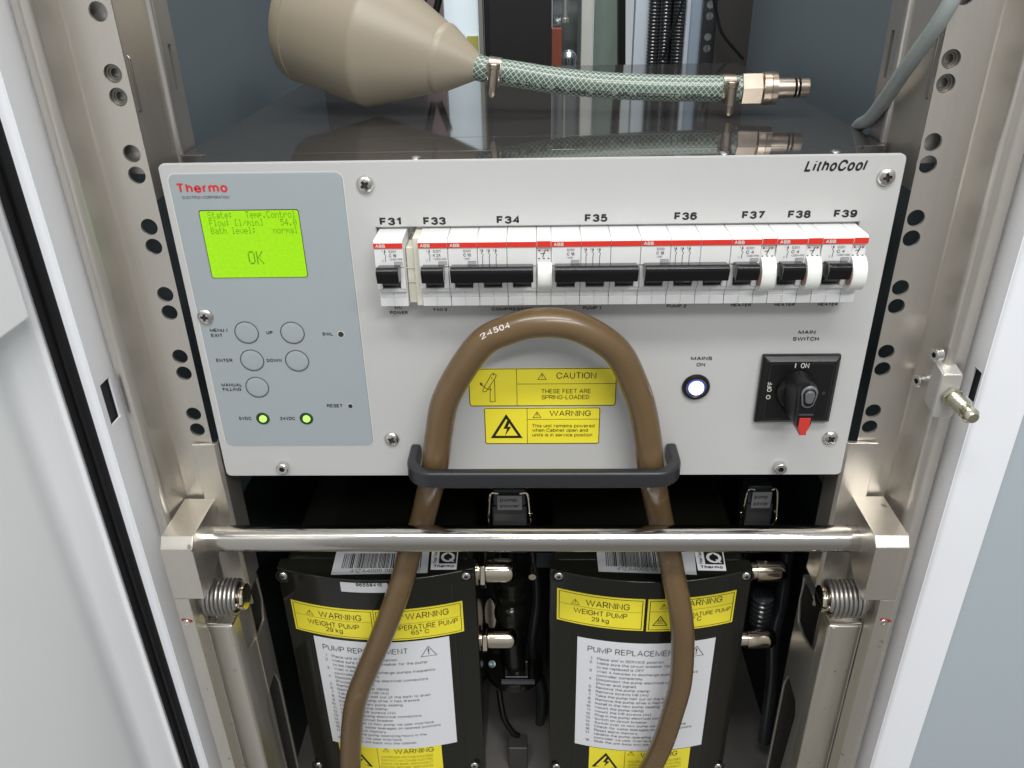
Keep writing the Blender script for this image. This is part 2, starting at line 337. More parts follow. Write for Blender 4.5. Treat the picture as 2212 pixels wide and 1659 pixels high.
# dust specks on the cover stay in the material (spots)
# keypad overlay
def sheet(mb, TL, TR, BR, BL, r, y, th=.0006, m=None, ns=6):
    # rounded quad with thickness, front face at y
    TL, TR, BR, BL = [Vector((v.x, y, v.z)) for v in (TL, TR, BR, BL)]
    w = (TR-TL).length; h = (TL-BL).length; pts = []
    for u, v in rrect2(0, w, 0, h, r, ns):
        pts.append((BL.lerp(BR, u/w)).lerp(TL.lerp(TR, u/w), v/h))
    mb.prism(pts, (0, th, 0), m); return pts
def ringpts(mb, po, pi, m=None):
    n = len(po); mb.add(list(po)+list(pi), [(i, (i+1) % n, n+(i+1) % n, n+i) for i in range(n)], m)
def frame_line(mb, TL, TR, BR, BL, r, y, ins, w, m=None):
    TL, TR, BR, BL = [Vector((v.x, y, v.z)) for v in (TL, TR, BR, BL)]
    W_ = (TR-TL).length; H_ = (TL-BL).length; L = []
    for i in (ins, ins+w):
        L.append([(BL.lerp(BR, u/W_)).lerp(TL.lerp(TR, u/W_), v/H_) for u, v in rrect2(i, W_-i, i, H_-i, max(r-i, .0002), 5)])
    ringpts(mb, L[0], L[1], m)
mb = MB(); oq = [P(362, 377), P(739, 371), P(806, 960), P(490, 962)]
xl = (oq[0].x+oq[3].x)/2; xr = (oq[1].x+oq[2].x)/2; zt = (oq[0].z+oq[1].z)/2; zb = (oq[2].z+oq[3].z)/2
sheet(mb, Vector((xl, 0, zt)), Vector((xr, 0, zt)), Vector((xr, 0, zb)), Vector((xl, 0, zb)), .0045, -.0007, .0009)
ov = mb.build('keypad_overlay', overlay_m, unit, bevel=.0002, seg=1)
YO = -.0007
# recessed rim line round the overlay
mb = MB(); frame_line(mb, Vector((xl-.0009, 0, zt+.0009)), Vector((xr+.0009, 0, zt+.0009)), Vector((xr+.0009, 0, zb-.0009)), Vector((xl-.0009, 0, zb-.0009)), .0052, -.0002, 0, .0008)
mb.build('overlay_rim', mat('rim_light', (.62, .62, .60), .4), ov)
# lettering on the overlay
def word(s, xl, yl, xr, yr, hp, y, m, par_, **k):
    mb = MB(); tx(mb, s, xl, yl, xr, yr, hp, y, **k); mb.build('lettering', m, par_, smooth=False, recalc=False)
word('Thermo', 385, 417, 493, 415.5, 21, YO, inkr_m, ov, bold=.035)
K = dict(bold=.07)
word('ELECTRON CORPORATION', 395, 430, 496, 429, 6.5, YO, ink_m, ov)
for s, a, b, c in (('MENU /', 454, 493, 717), ('EXIT', 457, 481, 728), ('UP', 576, 590, 722), ('SWL', 697, 719, 725), ('ENTER', 468, 503, 782), ('DOWN', 577, 609, 782),
                   ('MANUAL', 479, 523, 835), ('FILLING', 482, 522, 844.5), ('RESET', 707, 740, 880), ('5VDC', 517, 544, 907.5), ('24VDC', 605, 638, 907.5)):
    word(s, a, c, b, c, 7.3, YO, ink_m, ov, **K)
# membrane buttons
def ring(mb, c, ro, ri, y, n=40, m=None):
    po = [Vector((c.x+ro*math.cos(2*math.pi*k/n), y, c.z+ro*math.sin(2*math.pi*k/n))) for k in range(n)]
    pi = [Vector((c.x+ri*math.cos(2*math.pi*k/n), y, c.z+ri*math.sin(2*math.pi*k/n))) for k in range(n)]
    ringpts(mb, po, pi, m)
for px, py in ((533, 718), (632, 718.5), (545, 778), (642, 779), (556, 836)):
    c = P(px, py, YO); mb = MB(); R0 = .0079
    mb.lathe([(0, R0-.0003), (.0002, R0-.0006), (.00035, R0-.0014), (.0004, R0*.5), (.00042, .0001)], (c.x, YO, c.z), (0, -1, 0), 40, m=0)
    ring(mb, c, R0, R0-.00045, YO-.00045, m=1)
    mb.build('membrane_button', [overlay_m, ink_m], ov, recalc=False)
for px, py, r in ((736.5, 722, .0019), (757, 877, .0016)):
    c = P(px, py, YO); mb = MB(); mb.lathe([(0, r), (-.0001, r*1.25)], (c.x, YO-.0001, c.z), (0, -1, 0), 20, m=1); mb.lathe([(0, r), (.0001, r)], (c.x, YO-.0001, c.z), (0, -1, 0), 20, m=0)
    mb.build('reset_hole', [dark_m, mat('rim_light', (.6,.6,.6))], ov)
for px, py in ((568, 904), (662, 904)):
    c = P(px, py, YO); mb = MB()
    mb.lathe([(.0001, .0047), (.00045, .0045), (.0003, .0040)], (c.x, YO, c.z), (0, -1, 0), 28, m=0)
    mb.lathe([(0, .0040), (.0002, .0039)], (c.x, YO, c.z), (0, -1, 0), 28, m=1)
    mb.lathe([(0, .0026), (.0010, .0024), (.0016, .0016), (.0018, .0001)], (c.x+.0002, YO-.0002, c.z), (0, -1, 0), 24, m=2)
    mb.build('status_light', [dark_m, ledr_m, ledg_m], ov)
# LCD
mb = MB(); LQ = [P(430.5, 453.5), P(645.5, 451), P(666, 598), P(457.5, 600.5)]
lx0 = (LQ[0].x+LQ[3].x)/2; lx1 = (LQ[1].x+LQ[2].x)/2; lz1 = (LQ[0].z+LQ[1].z)/2; lz0 = (LQ[2].z+LQ[3].z)/2
V4 = lambda a, b, c, d: (Vector((a, 0, d)), Vector((b, 0, d)), Vector((b, 0, c)), Vector((a, 0, c)))
sheet(mb, *V4(lx0, lx1, lz0, lz1), .0016, YO-.0001, .0009, m=1)
sheet(mb, *V4(lx0+.0005, lx1-.0004, lz0+.0004, lz1-.0005), .0014, YO-.00025, .001, m=0)
lcd = mb.build('display_screen', [lcd_m, ink_m], unit)
F57 = {' ': '0000000000', 'S': '4649494931', 't': '043F444020', 'a': '2054545478', 'e': '3854545418', ':': '0036360000', 'T': '01017F0101', 'm': '7C04180478', 'p': '7C14141408',
       '.': '0060600000', 'C': '3E41414122', 'o': '3844444438', 'n': '7C08040478', 'r': '7C08040408', 'l': '00417F4000', 'F': '7F09090901', 'w': '3C4030403C', '[': '007F414100', '/': '2010080402',
       'i': '00447D4000', ']': '0041417F00', '5': '2745454539', '4': '1814127F10', '0': '3E5149453E', 'B': '7F49494936', 'h': '7F08040478', 'v': '1C2040201C', 'O': '3E4141413E', 'K': '7F08142241'}
mb = MB(); o0 = P(447, 457.5, YO-.0005); ox = (P(638.5, 455.5, YO-.0005)-o0); dx = abs(ox.x)/126; dz = (o0.z-P(464, 590, YO-.0005).z)/64
def lcdtext(s, c0, r0, sc=1):
    for i, ch in enumerate(s):
        b = bytes.fromhex(F57[ch])
        for c in range(5):
            for r in range(7):
                if b[c] >> r & 1:
                    x = o0.x+(c0+(i*6+c)*sc)*dx; z = o0.z-(r0+r*sc)*dz; w = dx*sc*.93; h = dz*sc*.93
                    mb.add([(x, o0.y, z), (x+w, o0.y, z), (x+w, o0.y, z-h), (x, o0.y, z-h)], [(0, 3, 2, 1)])
lcdtext('State:   Temp.Control', 0, 0); lcdtext('Flow: [l/min]    54.0', 0, 8); lcdtext('Bath level:    normal', 0, 16); lcdtext('OK', 47, 41, 2)
mb.build('display_text', lcdt_m, lcd, smooth=False)
# panel lettering
K = dict(bold=.05)
for s, a, b, c in (('F31', 821, 867, 487), ('F33', 915, 963.5, 486), ('F34', 1073, 1121, 483.5), ('F35', 1263, 1312, 479.5), ('F36', 1456, 1505, 475.5), ('F37', 1602, 1651.5, 473), ('F38', 1701, 1750, 471.5), ('F39', 1800, 1850, 470)):
    word(s, a, c, b, c-.5, 16.8, 0, ink_m, unit, **K)
word('LithoCool', 1736, 371, 1866, 369, 25, 0, ink_m, unit, bold=.03, shear=.25)
for s, a, b, c, h in (('DC', 853, 869, 667, 7), ('POWER', 843, 881, 678.5, 6.8), ('FAN 3', 937, 966, 672, 6.8), ('COMPRESSOR', 1062, 1150, 671, 7), ('PUMP 1', 1259, 1298, 668.5, 7), ('PUMP 2', 1440, 1482, 664.5, 7),
                   ('HEATER', 1578, 1622, 662, 7), ('HEATER', 1672, 1716, 661, 7), ('HEATER', 1766, 1809, 660.5, 7), ('MAIN', 1724, 1761, 721.5, 8.3), ('SWITCH', 1712, 1768, 736, 8.3), ('MAINS', 1492, 1538, 778, 8), ('ON', 1504, 1523, 791.5, 8)):
    word(s, a, c, b, c, h, 0, ink_m, unit, bold=.07)
# screws -----------------------------------------------------------
def pan_screw(R=.0053, hgt=.0026):
    prof = [(0, R)]+[(hgt*math.sin(a)*1., R*math.cos(a)**.75) for a in [math.radians(d) for d in range(8, 90, 9)]]+[(hgt, .00005)]
    m1 = MB(); m1.lathe(prof, (0, 0, 0), (0, -1, 0), 36); a = mesh_of(m1, [screw_m, dark_m])
    m2 = MB(); L = R*.50; w = R*.13
    pts = []
    for k in range(4):
        c, s = math.cos(k*math.pi/2+.6), math.sin(k*math.pi/2+.6)
        for u, v in ((w*1.5, -w*1.5), (L, -w), (L, w)): pts.append((c*u-s*v, s*u+c*v))
    m2.prism([(x, -hgt*2, z) for x, z in pts], (0, hgt*1.45, 0), m=0); b = mesh_of(m2, [dark_m])
    return booldiff(a, b)
def socket_screw(R=.0042, hgt=.005):
    m1 = MB(); m1.lathe([(0, R), (hgt*.9, R), (hgt, R*.88), (hgt, R*.3)], (0, 0, 0), (0, -1, 0), 32); a = mesh_of(m1, [screw_m, dark_m])
    m2 = MB(); m2.prism([(R*.5*math.cos(k*math.pi/3), -hgt*1.5, R*.5*math.sin(k*math.pi/3)) for k in range(6)], (0, hgt*1.05, 0)); b = mesh_of(m2, [dark_m])
    return booldiff(a, b)
PAN = pan_screw(); SOC = socket_screw()
def put(name, me, loc, parent, rot=0., sc=1., label=None):
    o = bpy.data.objects.new(name, me); COL.objects.link(o); o.location = loc; o.rotation_euler = (0, rot, 0); o.scale = (sc,)*3; par(o, parent)
    if label: o['label'] = label
    return o
for i, (px, py) in enumerate(((790, 400), (1915, 384), (446, 684.5), (848, 949.5), (1794, 947))):
    c = P(px-1, py-2); put('pan_head_screw', PAN, (c.x, -.0003 if i != 2 else -.0008, c.z), unit, rot=i*.37)
for px, py in ((613, 1006), (1683, 1006)):
    c = P(px, py); put('socket_screw', SOC, (c.x, -.0002, c.z), unit)
# breakers -----------------------------------------------------------
def pole_boxes(mb, x, w, toggled=True):
    g = .00013; x0 = x+g; x1 = x+w-g; yb = .006; zb = ZB
    half = (x0+x1)/2
    cols = [(x0, half-.00008), (half+.00008, x1)] if w > .012 else [(x0, x1)]
    mb.box((x0+.0001, -.0160, zb+.0032), (x1-.0001, yb-.001, zb+.0136))
    for a, b in cols:
        mb.box((a, -.0165, zb+.0031), (b, yb, zb+.0088)); mb.box((a, -.0165, zb+.0091), (b, yb, zb+.0136))
    if toggled:
        mb.box((x0, -.0195, zb+.0138), (x1, yb, zb+.0160))
        mb.box((x0, -.0205, zb+.0160), (x0+.0031, yb, zb+.0303)); mb.box((x1-.0031, -.0205, zb+.0160), (x1, yb, zb+.0303))
        mb.box((x0+.0031, -.008, zb+.0160), (x1-.0031, yb, zb+.0303))
        mb.box((x0, -.0212, zb+.0303), (x1, yb, zb+.0420))
    else: mb.box((x0, -.0200, zb+.0138), (x1, yb, zb+.0420))
    mb.prism([(x0, yb, zb+.0420), (x0, -.0215, zb+.0420), (x0, -.0215, zb+.0455), (x0, -.0195, zb+.0468), (x0, yb, zb+.0468)], (x1-x0, 0, 0))
def toggle_mesh(x, w, n):
    mb = MB()
    for i in range(n):
        a = x+i*w+w/2
        mb.prism([(a-.0050, -.0082, ZB+.0170), (a-.0050, -.0082, ZB+.0300), (a-.0050, -.026, ZB+.0305), (a-.0050, -.0270, ZB+.026), (a-.0050, -.0185, ZB+.0165)], (.0100, 0, 0))
    x0 = x+.0019 if n > 1 else x+w/2-.0066; x1 = x+n*w-.0019 if n > 1 else x+w/2+.0066
    mb.prism([(x0, -.0225, ZB+.0235), (x0, -.0213, ZB+.0318), (x0, -.0300, ZB+.0332), (x0, -.0325, ZB+.0322), (x0, -.0332, ZB+.0300), (x0, -.0312, ZB+.0235)], (x1-x0, 0, 0))
    return mb
def breaker(x, n, code, aux, label):
    mb = MB()
    for i in range(n): pole_boxes(mb, x+i*PIT, PIT)
    b = mb.build('circuit_breaker', brk_m, unit, bevel=.0003, seg=1, label=label)
    toggle_mesh(x, PIT, n).build('toggle', toggle_m, b, bevel=.0006, seg=2)
    mb = MB()
    for i in range(n): mb.box((x+i*PIT+.0002, -.0217, ZB+.0421), (x+(i+1)*PIT-.0002, -.0214, ZB+.0452))
    st = mb.build('red_stripe', red_m, b)
    mb = MB(); y = -.0218; T = lambda s, a, z, c, h, **k: text(mb, s, (x+a, y, ZB+z), (x+c, y, ZB+z), h, **k)
    T('ABB', .0014, .0426, .0072, .0021, bold=.05, m=1)
    y = -.0213; sx = .0088 if n == 1 else .0092
    T('S20%d' % n if n > 1 else 'S201', sx, .0393, sx+.0044, .0015, m=0); T(code, sx, .0366, sx+.0044, .0019, bold=.01, m=0)
    T('~230/400' if n == 1 else '~400', sx, .0347, sx+(.0078 if n == 1 else .0034), .0012, m=0)
    bx = x+.0118
    for (u0, v0, u1, v1) in ((0, .0317, .0046, .0336), (.0014, .0303, .0032, .0316)):
        for A, B in (((u0, v0), (u1, v0)), ((u0, v1), (u1, v1))): mb.strip((bx+A[0], y-.0001, ZB+A[1]), (bx+B[0], y-.0001, ZB+B[1]), .00022, (0, 0, 1), m=0)
        for A, B in (((u0, v0), (u0, v1)), ((u1, v0), (u1, v1))): mb.strip((bx+A[0], y-.0001, ZB+A[1]), (bx+B[0], y-.0001, ZB+B[1]), .00022, (1, 0, 0), m=0)
    T('6000', .0122, .0321, .0160, .0011, m=0)
    def sym(cx, z0, z1):
        L = [(0, z1), (0, z1-.0018), (-.0007, z1-.0024), (.0004, z1-.0034), (.0004, z1-.0042), (0, z1-.0048), (0, z0)]
        for (a, b_), (c, d) in zip(L, L[1:]): mb.strip((x+cx+a, y-.0001, ZB+b_), (x+cx+c, y-.0001, ZB+d), .00032, (1, 0, 0) if abs(d-b_) > abs(c-a) else (0, 0, 1), m=0)
        mb.strip((x+cx-.0004, y-.00011, ZB+z1-.0012), (x+cx+.0004, y-.00011, ZB+z1-.0012), .0011, (0, 0, 1), m=0)
    if n == 1: sym(.0066, .0338, .0412); T('1', .0049, .0398, .0054, .0012, m=0); T('2', .0046, .0338, .0053, .0012, m=0)
    else:
        for k in range(3): sym(PIT+.0030+k*.0040, .0306, .0412); T('135'[k], PIT+.0014+k*.0040, .0398, PIT+.0021+k*.0040, .0012, m=0); T('246'[k], PIT+.0014+k*.0040, .0306, PIT+.0021+k*.0040, .0012, m=0)
    mb.build('lettering', [inkg_m, inkw_m], b, smooth=False, recalc=False)
    if aux:
        xa = x+n*PIT; wa = PIT/2; mb = MB(); pole_boxes(mb, xa, wa, False)
        a = mb.build('auxiliary_contact', brk_m, unit, bevel=.0003, seg=1)
        mb = MB(); mb.box((xa+.0004, -.0219, ZB+.0421), (xa+wa-.0004, -.0214, ZB+.0456)); mb.build('red_stripe', red_m, a)
        mb = MB(); cy_ = -.0185; cz_ = ZB+.0235; rr = .0108 if aux == 1 else .0085
        prof = [(cy_-rr*math.cos(t)*(.86), cz_+rr*math.sin(t)) for t in [math.radians(d) for d in range(-90, 91, 10)]]
        mb.prism([(xa+.0006, a_, b_) for a_, b_ in prof]+[(xa+.0006, -.018, cz_+rr), (xa+.0006, -.018, cz_-rr)], (wa-.0002, 0, 0))
        mb.build('dial', dial_m, a, bevel=.0004, seg=2)
        if aux == 1:
            mb = MB(); mb.lathe([(0, .0058), (.0005, .0056)], (xa+.0002, cy_-.003, cz_-.001), (1, 0, 0), 28); mb.build('dial_rim', mat('dial_rim_brown', (.30, .14, .09), .3), a)
        mb = MB(); yy = -.0202
        for i, (u, v) in enumerate(((.0012, .0395), (.0060, .0395), (.0010, .0345), (.0038, .0345), (.0066, .0345))):
            mb.strip((xa+u, yy, ZB+v), (xa+u+.0010, yy, ZB+v), .0010 if i < 2 else .0007, (0, 0, 1), m=0 if i > 1 else 1)
        mb.strip((xa+.0036, yy, ZB+.0352), (xa+.0052, yy, ZB+.0400), .0005, (1, 0, 0), m=0)
        mb.strip((xa+.0024, yy, ZB+.0375), (xa+.0050, yy, ZB+.0378), .0004, (0, 0, 1), m=0)
        mb.build('lettering', [inkg_m, inkr_m], a, smooth=False)
breaker(-.0910, 1, 'C 16', 0, 'single pole circuit breaker under F31')
breaker(-.0647, 1, 'K 2A', 0, 'single pole circuit breaker under F33')
breaker(-.0472, 3, 'C 10', 2, 'three pole circuit breaker under F34')
breaker(.0138, 3, 'C 16', 0, 'three pole circuit breaker under F35')
breaker(.0662, 3, 'C 16', 0, 'three pole circuit breaker under F36')
breaker(.1186, 1, 'C 4', 1, 'single pole circuit breaker under F37')
breaker(.1448, 1, 'C 4', 1, 'single pole circuit breaker under F38')
breaker(.1710, 1, 'C 4', 1, 'single pole circuit breaker under F39')
mb = MB(); xa = -.0735
mb.box((xa+.0002, -.0125, ZB+.004), (xa+.0050, .004, ZB+.0395)); mb.box((xa+.0050, -.0150, ZB+.0030), (xa+.0087, .004, ZB+.0462))
for z in (.0175, .0265): mb.box((xa-.0002, -.0132, ZB+z), (xa+.0046, -.0124, ZB+z+.0005), m=1)
mb.build('spacer', [cream_m, dark_m], unit, bevel=.0003, seg=1)
mb = MB(); mb.box((-.0935, .0062, ZB-.002), (.1995, .012, ZB+.05)); mb.build('breaker_tray', black_m, unit)
# indicator lamp
c = P(1503, 835); il = MB()
il.lathe([(0, .0093), (.0012, .0092), (.0022, .0084), (.0024, .0070), (.0016, .0060)], (c.x, -.0002, c.z), (0, -1, 0), 40, m=0)
il.lathe([(.0010, .0060), (.0018, .0058)], (c.x, -.0002, c.z), (0, -1, 0), 40, m=1)
il.lathe([(.0018, .0050), (.0034, .0046), (.0042, .0030), (.0044, .0001)], (c.x, -.0002, c.z), (0, -1, 0), 32, m=2)
il.build('indicator_lamp', [plastic_m, ledb_m, ledw_m], unit)
# main switch
q = [P(1647, 763), P(1812, 762), P(1790, 907), P(1629, 906)]
sx0 = (q[0].x+q[3].x)/2-.0005; sx1 = (q[1].x+q[2].x)/2; sz1 = (q[0].z+q[1].z)/2; sz0 = (q[2].z+q[3].z)/2
mb = MB(); T_ = .0065; e = .0035
a = [(sx0, sz0), (sx1, sz0), (sx1, sz1), (sx0, sz1)]; b = [(sx0+e, sz0+e), (sx1-e, sz0+e), (sx1-e, sz1-e), (sx0+e, sz1-e)]
vs = [(x, -.0002, z) for x, z in a]+[(x, -.0035, z) for x, z in a]+[(x, -T_, z) for x, z in b]
fs = [(0, 3, 2, 1)]+[(i, (i+1) % 4, 4+(i+1) % 4, 4+i) for i in range(4)]+[(4+i, 4+(i+1) % 4, 8+(i+1) % 4, 8+i) for i in range(4)]+[(8, 9, 10, 11)]
mb.add(vs, fs); cx0 = (sx0+sx1)/2; cz0 = (sz0+sz1)/2
sw = mb.build('main_switch', plastic_m, unit, bevel=.0008, seg=2)
mb = MB(); frame_line(mb, Vector((sx0+e+.001, 0, sz1-e-.001)), Vector((sx1-e-.001, 0, sz1-e-.001)), Vector((sx1-e-.001, 0, sz0+e+.001)), Vector((sx0+e+.001, 0, sz0+e+.001)), .002, -T_-.0001, 0, .0003)
mb.build('face_line', mat('dark_grey_ink', (.035, .035, .037), .4), sw)
mb = MB(); tx(mb, 'I', 1716.5, 795, 1718.5, 795, 11, -T_, off=(0, -.0002, 0)); tx(mb, 'ON', 1729, 795, 1747, 795, 11, -T_, bold=.01, off=(0, -.0002, 0))
A = P(1666, 846, -T_); B = P(1669, 825, -T_); text(mb, 'OFF', A, (A.x, A.y, B.z), .0030, bold=.01, upv=(-1, 0, 0), off=(0, -.0002, 0))
A2 = P(1664, 862, -T_); text(mb, 'O', (A.x, A2.y, A2.z), (A.x, A2.y, P(1664, 853, -T_).z), .0030, bold=.01, upv=(-1, 0, 0), off=(0, -.0002, 0))
mb.build('lettering', inkw_m, sw, smooth=False, recalc=False)
mb = MB(); mb.lathe([(0, .0013), (.0002, .0013)], (cx0+.0165, -T_-.0001, cz0-.001), (0, -1, 0), 16); mb.build('pin_hole', dark_m, sw)
mb = MB()
mb.lathe([(0, .0135), (.0040, .0130), (.0060, .0115)], (cx0-.0015, -T_, cz0+.001), (0, -1, 0), 40)
kn = mb.build('rotary_knob', plastic_m, sw, bevel=.0004, seg=1)
def grip(w0, w1, zt_, zb_, y0, y1, r, name, m, par_, dx_=0., bev=.001):
    mb = MB(); cxk = cx0-.0015+dx_; N = 10
    def ringz(w, y, zt, zb):
        pts = []
        for i in range(N+1): a = math.pi*i/N; pts.append((cxk+w*math.cos(a), y, zt-w+w*math.sin(a)))
        for i in range(N+1): a = math.pi+math.pi*i/N; pts.append((cxk+w*.8*math.cos(a), y, zb+w*.8+w*.8*math.sin(a)))
        return pts
    A_ = ringz(w0, y0, zt_, zb_); B_ = ringz(w1, y1, zt_-.0012, zb_+.001); n = len(A_)
    mb.add(A_+B_, [tuple(range(n))[::-1], tuple(range(n, 2*n))]+[(i, (i+1) % n, n+(i+1) % n, n+i) for i in range(n)])
    return mb.build(name, m, par_, bevel=bev, seg=2)
grip(.0112, .0064, cz0+.0165, cz0-.0165, -T_-.0005, -.0255, 0, 'grip_base', plastic_m, kn)
grip(.0064, .0058, cz0+.0180, cz0-.0165, -.0245, -.0300, 0, 'grip', plastic_m, kn)
grip(.0052, .0050, cz0+.0172, cz0+.0010, -.0301, -.0309, 0, 'grip_rim', mat('grip_highlight', (.14, .15, .16), .3), kn, bev=.0003)  # lighter colour paints the highlight ring round the pad
grip(.0043, .0041, cz0+.0163, cz0+.0019, -.0302, -.0312, 0, 'grip_well', plastic_m, kn, bev=.0003)
grip(.0033, .0030, cz0+.0148, cz0+.0045, -.0305, -.0325, 0, 'grip_pad', mat('grip_pad', (.11, .115, .125), .38), kn, bev=.0005)
mb = MB(); zc = cz0-.0165
mb.prism([(cx0-.0015+u, -.0308, zc+v) for u, v in ((-.0036, .0105), (.0036, .0105), (.0036, .0035), (.0022, .0008), (.0022, -.0022), (-.0022, -.0022), (-.0022, .0008), (-.0036, .0035))], (0, .016, 0))
mb.build('lock_tab', redp_m, sw, bevel=.0004, seg=2)
mb = MB(); mb.box((cx0-.0060, -.0313, cz0-.0040), (cx0+.0030, -.0299, cz0-.0028)); mb.build('grip_rib', mat('grip_grey', (.045, .046, .05), .3), kn, bevel=.0003)
# --- warning labels on the panel
def tri(mb, c, s, w, y, m=0, warp=None, k=.87):
    pts = [Vector((c.x, y, c.z+s*.5*k)), Vector((c.x-s/2, y, c.z-s*.5*k)), Vector((c.x+s/2, y, c.z-s*.5*k))]
    g = sum(pts, Vector())/3; inn = [g+(p-g)*(1-w/(s*.29)) for p in pts]
    if warp: pts = [warp(p) for p in pts]; inn = [warp(p) for p in inn]
    mb.add(pts+inn, [(0, 1, 4, 3), (1, 2, 5, 4), (2, 0, 3, 5)], m)
def excl(mb, c, s, y, m=0, warp=None):
    pts = [Vector((c.x-.06*s, y, c.z+.22*s)), Vector((c.x+.06*s, y, c.z+.22*s)), Vector((c.x+.03*s, y, c.z-.14*s)), Vector((c.x-.03*s, y, c.z-.14*s))]
    p2 = [Vector((c.x+a*s, y, c.z+b*s)) for a, b in ((-.045, -.2), (.045, -.2), (.045, -.29), (-.045, -.29))]
    if warp: pts = [warp(p) for p in pts]; p2 = [warp(p) for p in p2]
    mb.add(pts+p2, [(0, 1, 2, 3), (4, 5, 6, 7)], m)
def boltsym(mb, c, s, y, m=0, warp=None):
    L = [(.05, .34), (-.10, -.02), (.02, -.02), (-.06, -.30), (.16, .06), (.04, .06), (.16, .34)]
    pts = [Vector((c.x+a*s, y, c.z+b*s-.08*s)) for a, b in L]
    if warp: pts = [warp(p) for p in pts]
    mb.add(pts, [(0, 1, 2, 5, 6), (2, 3, 4, 5)], m)
def qbox(TL, TR, BR, BL):
    return (TL.x+BL.x)/2, (TR.x+BR.x)/2, (BL.z+BR.z)/2, (TL.z+TR.z)/2
x0, x1, z0, z1 = qbox(P(1010, 796), P(1333, 794), P(1330, 875), P(1015, 878))
mb = MB(); sheet(mb, *V4(x0, x1, z0, z1), .0022, -.0003, .0003); cl = mb.build('caution_label', yel_m, unit)
mb = MB(); yy = -.0004; frame_line(mb, *V4(x0, x1, z0, z1), .0022, yy, .0001, .0005)
xd = P(1116.5, 840).x; zd = P(1220, 828.5).z
mb.strip((xd, yy, z0+.0003), (xd, yy, z1-.0003), .00035, (1, 0, 0)); mb.strip((xd, yy, zd), (x1-.0003, yy, zd), .00035, (0, 0, 1))
tx(mb, 'CAUTION', 1202, 818, 1288, 817.5, 13.5, yy); tx(mb, 'THESE FEET ARE', 1170, 849.5, 1276, 849, 9, yy); tx(mb, 'SPRING-LOADED', 1170, 862.5, 1273, 862, 9, yy)
c = P(1171, 812); tri(mb, c, .0062, .0004, yy); excl(mb, c, .0055, yy-.0001)
# pictogram of a swinging foot
def pl(pts, w=.0004):
    Q = [P(a/3+737.3, b/3+553) for a, b in pts]
    for A, B in zip(Q, Q[1:]):
        d = (B-A).normalized(); n_ = Vector((-d.z, 0, d.x)); mb.strip((A.x, yy-.0001, A.z), (B.x, yy-.0001, B.z), w, n_)
pl([(985, 757), (1005, 770), (1000, 785), (940, 875), (918, 878), (918, 862), (975, 762), (985, 757)]); pl([(965, 845), (965, 942), (997, 942), (993, 800)]); pl([(975, 866), (940, 858), (905, 828)]); pl([(900, 818), (905, 838), (915, 826), (900, 818)], .0005); pl([(985, 768), (990, 768)], .0012); pl([(973, 790), (978, 790)], .0011)
mb.build('lettering', ink_m, cl, smooth=False, recalc=False)
x0, x1, z0, z1 = qbox(P(1045, 881), P(1297, 879), P(1294, 957), P(1049, 959))
mb = MB(); sheet(mb, *V4(x0, x1, z0, z1), .0016, -.0003, .0003); wl_ = mb.build('warning_label', yel_m, unit)
mb = MB(); frame_line(mb, *V4(x0, x1, z0, z1), .0016, yy, .0001, .0005)
xd = P(1139, 920).x; zd = P(1220, 905).z
mb.strip((xd, yy, z0+.0003), (xd, yy, z1-.0003), .00035, (1, 0, 0)); mb.strip((xd, yy, zd), (x1-.0003, yy, zd), .00035, (0, 0, 1))
tx(mb, 'WARNING', 1187, 898.5, 1276, 898.5, 12, yy); c = P(1160, 895); tri(mb, c, .0060, .0004, yy); excl(mb, c, .0052, yy-.0001)
for s, b, r in (('This unit remains powered', 923, 1284), ('when Cabinet open and', 932.5, 1270), ('units is in service position', 942.5, 1279)): tx(mb, s, 1150, b, r, b, 7.2, yy)
c = P(1094, 920); tri(mb, c, .0222, .0019, yy); boltsym(mb, c, .0205, yy-.0001)
mb.build('lettering', ink_m, wl_, smooth=False, recalc=False)
# pull handle
mb = MB(); hz0, hz1 = .0150, .0276; xL = -.0832; xR = .1012; yf = -.0378; rr = .018; th = .0072
def hpath(x0, x1, y1, r):
    pts = [(x0, 0.)]
    for i in range(9): a = math.pi+math.pi/2*i/8; pts.append((x0+r+r*math.cos(a), y1+r+r*math.sin(a)))
    for i in range(9): a = -math.pi/2+math.pi/2*i/8; pts.append((x1-r+r*math.cos(a), y1+r+r*math.sin(a)))
    pts.append((x1, 0.)); return pts
po = hpath(xL, xR, yf, rr); pi = hpath(xL+th, xR-th, yf+th, rr-th*.8); n = len(po)
vs = [(x, y, hz0) for x, y in po]+[(x, y, hz1) for x, y in po]+[(x, y, hz0) for x, y in pi]+[(x, y, hz1) for x, y in pi]
fs = []
for i in range(n-1):
    j = i+1; fs += [(i, j, n+j, n+i), (2*n+j, 2*n+i, 3*n+i, 3*n+j), (n+i, n+j, 3*n+j, 3*n+i), (j, i, 2*n+i, 2*n+j)]
fs += [(0, n, 3*n, 2*n), (n-1, 3*n-1, 4*n-1, 2*n-1)]
mb.add(vs, fs); mb.build('pull_handle', handle_m, unit, bevel=.0022, seg=3)
# ================================================================== tube helper
def catmull(pts, n=10):
    pts = [Vector(p) for p in pts]; q = [pts[0]*2-pts[1]]+pts+[pts[-1]*2-pts[-2]]; out = []
    for i in range(1, len(q)-2):
        for k in range(n):
            t = k/n; a, b, c, d = q[i-1:i+3]
            out.append(.5*((2*b)+(c-a)*t+(2*a-5*b+4*c-d)*t*t+(3*b-a-3*c+d)*t**3))
    out.append(pts[-1]); return out
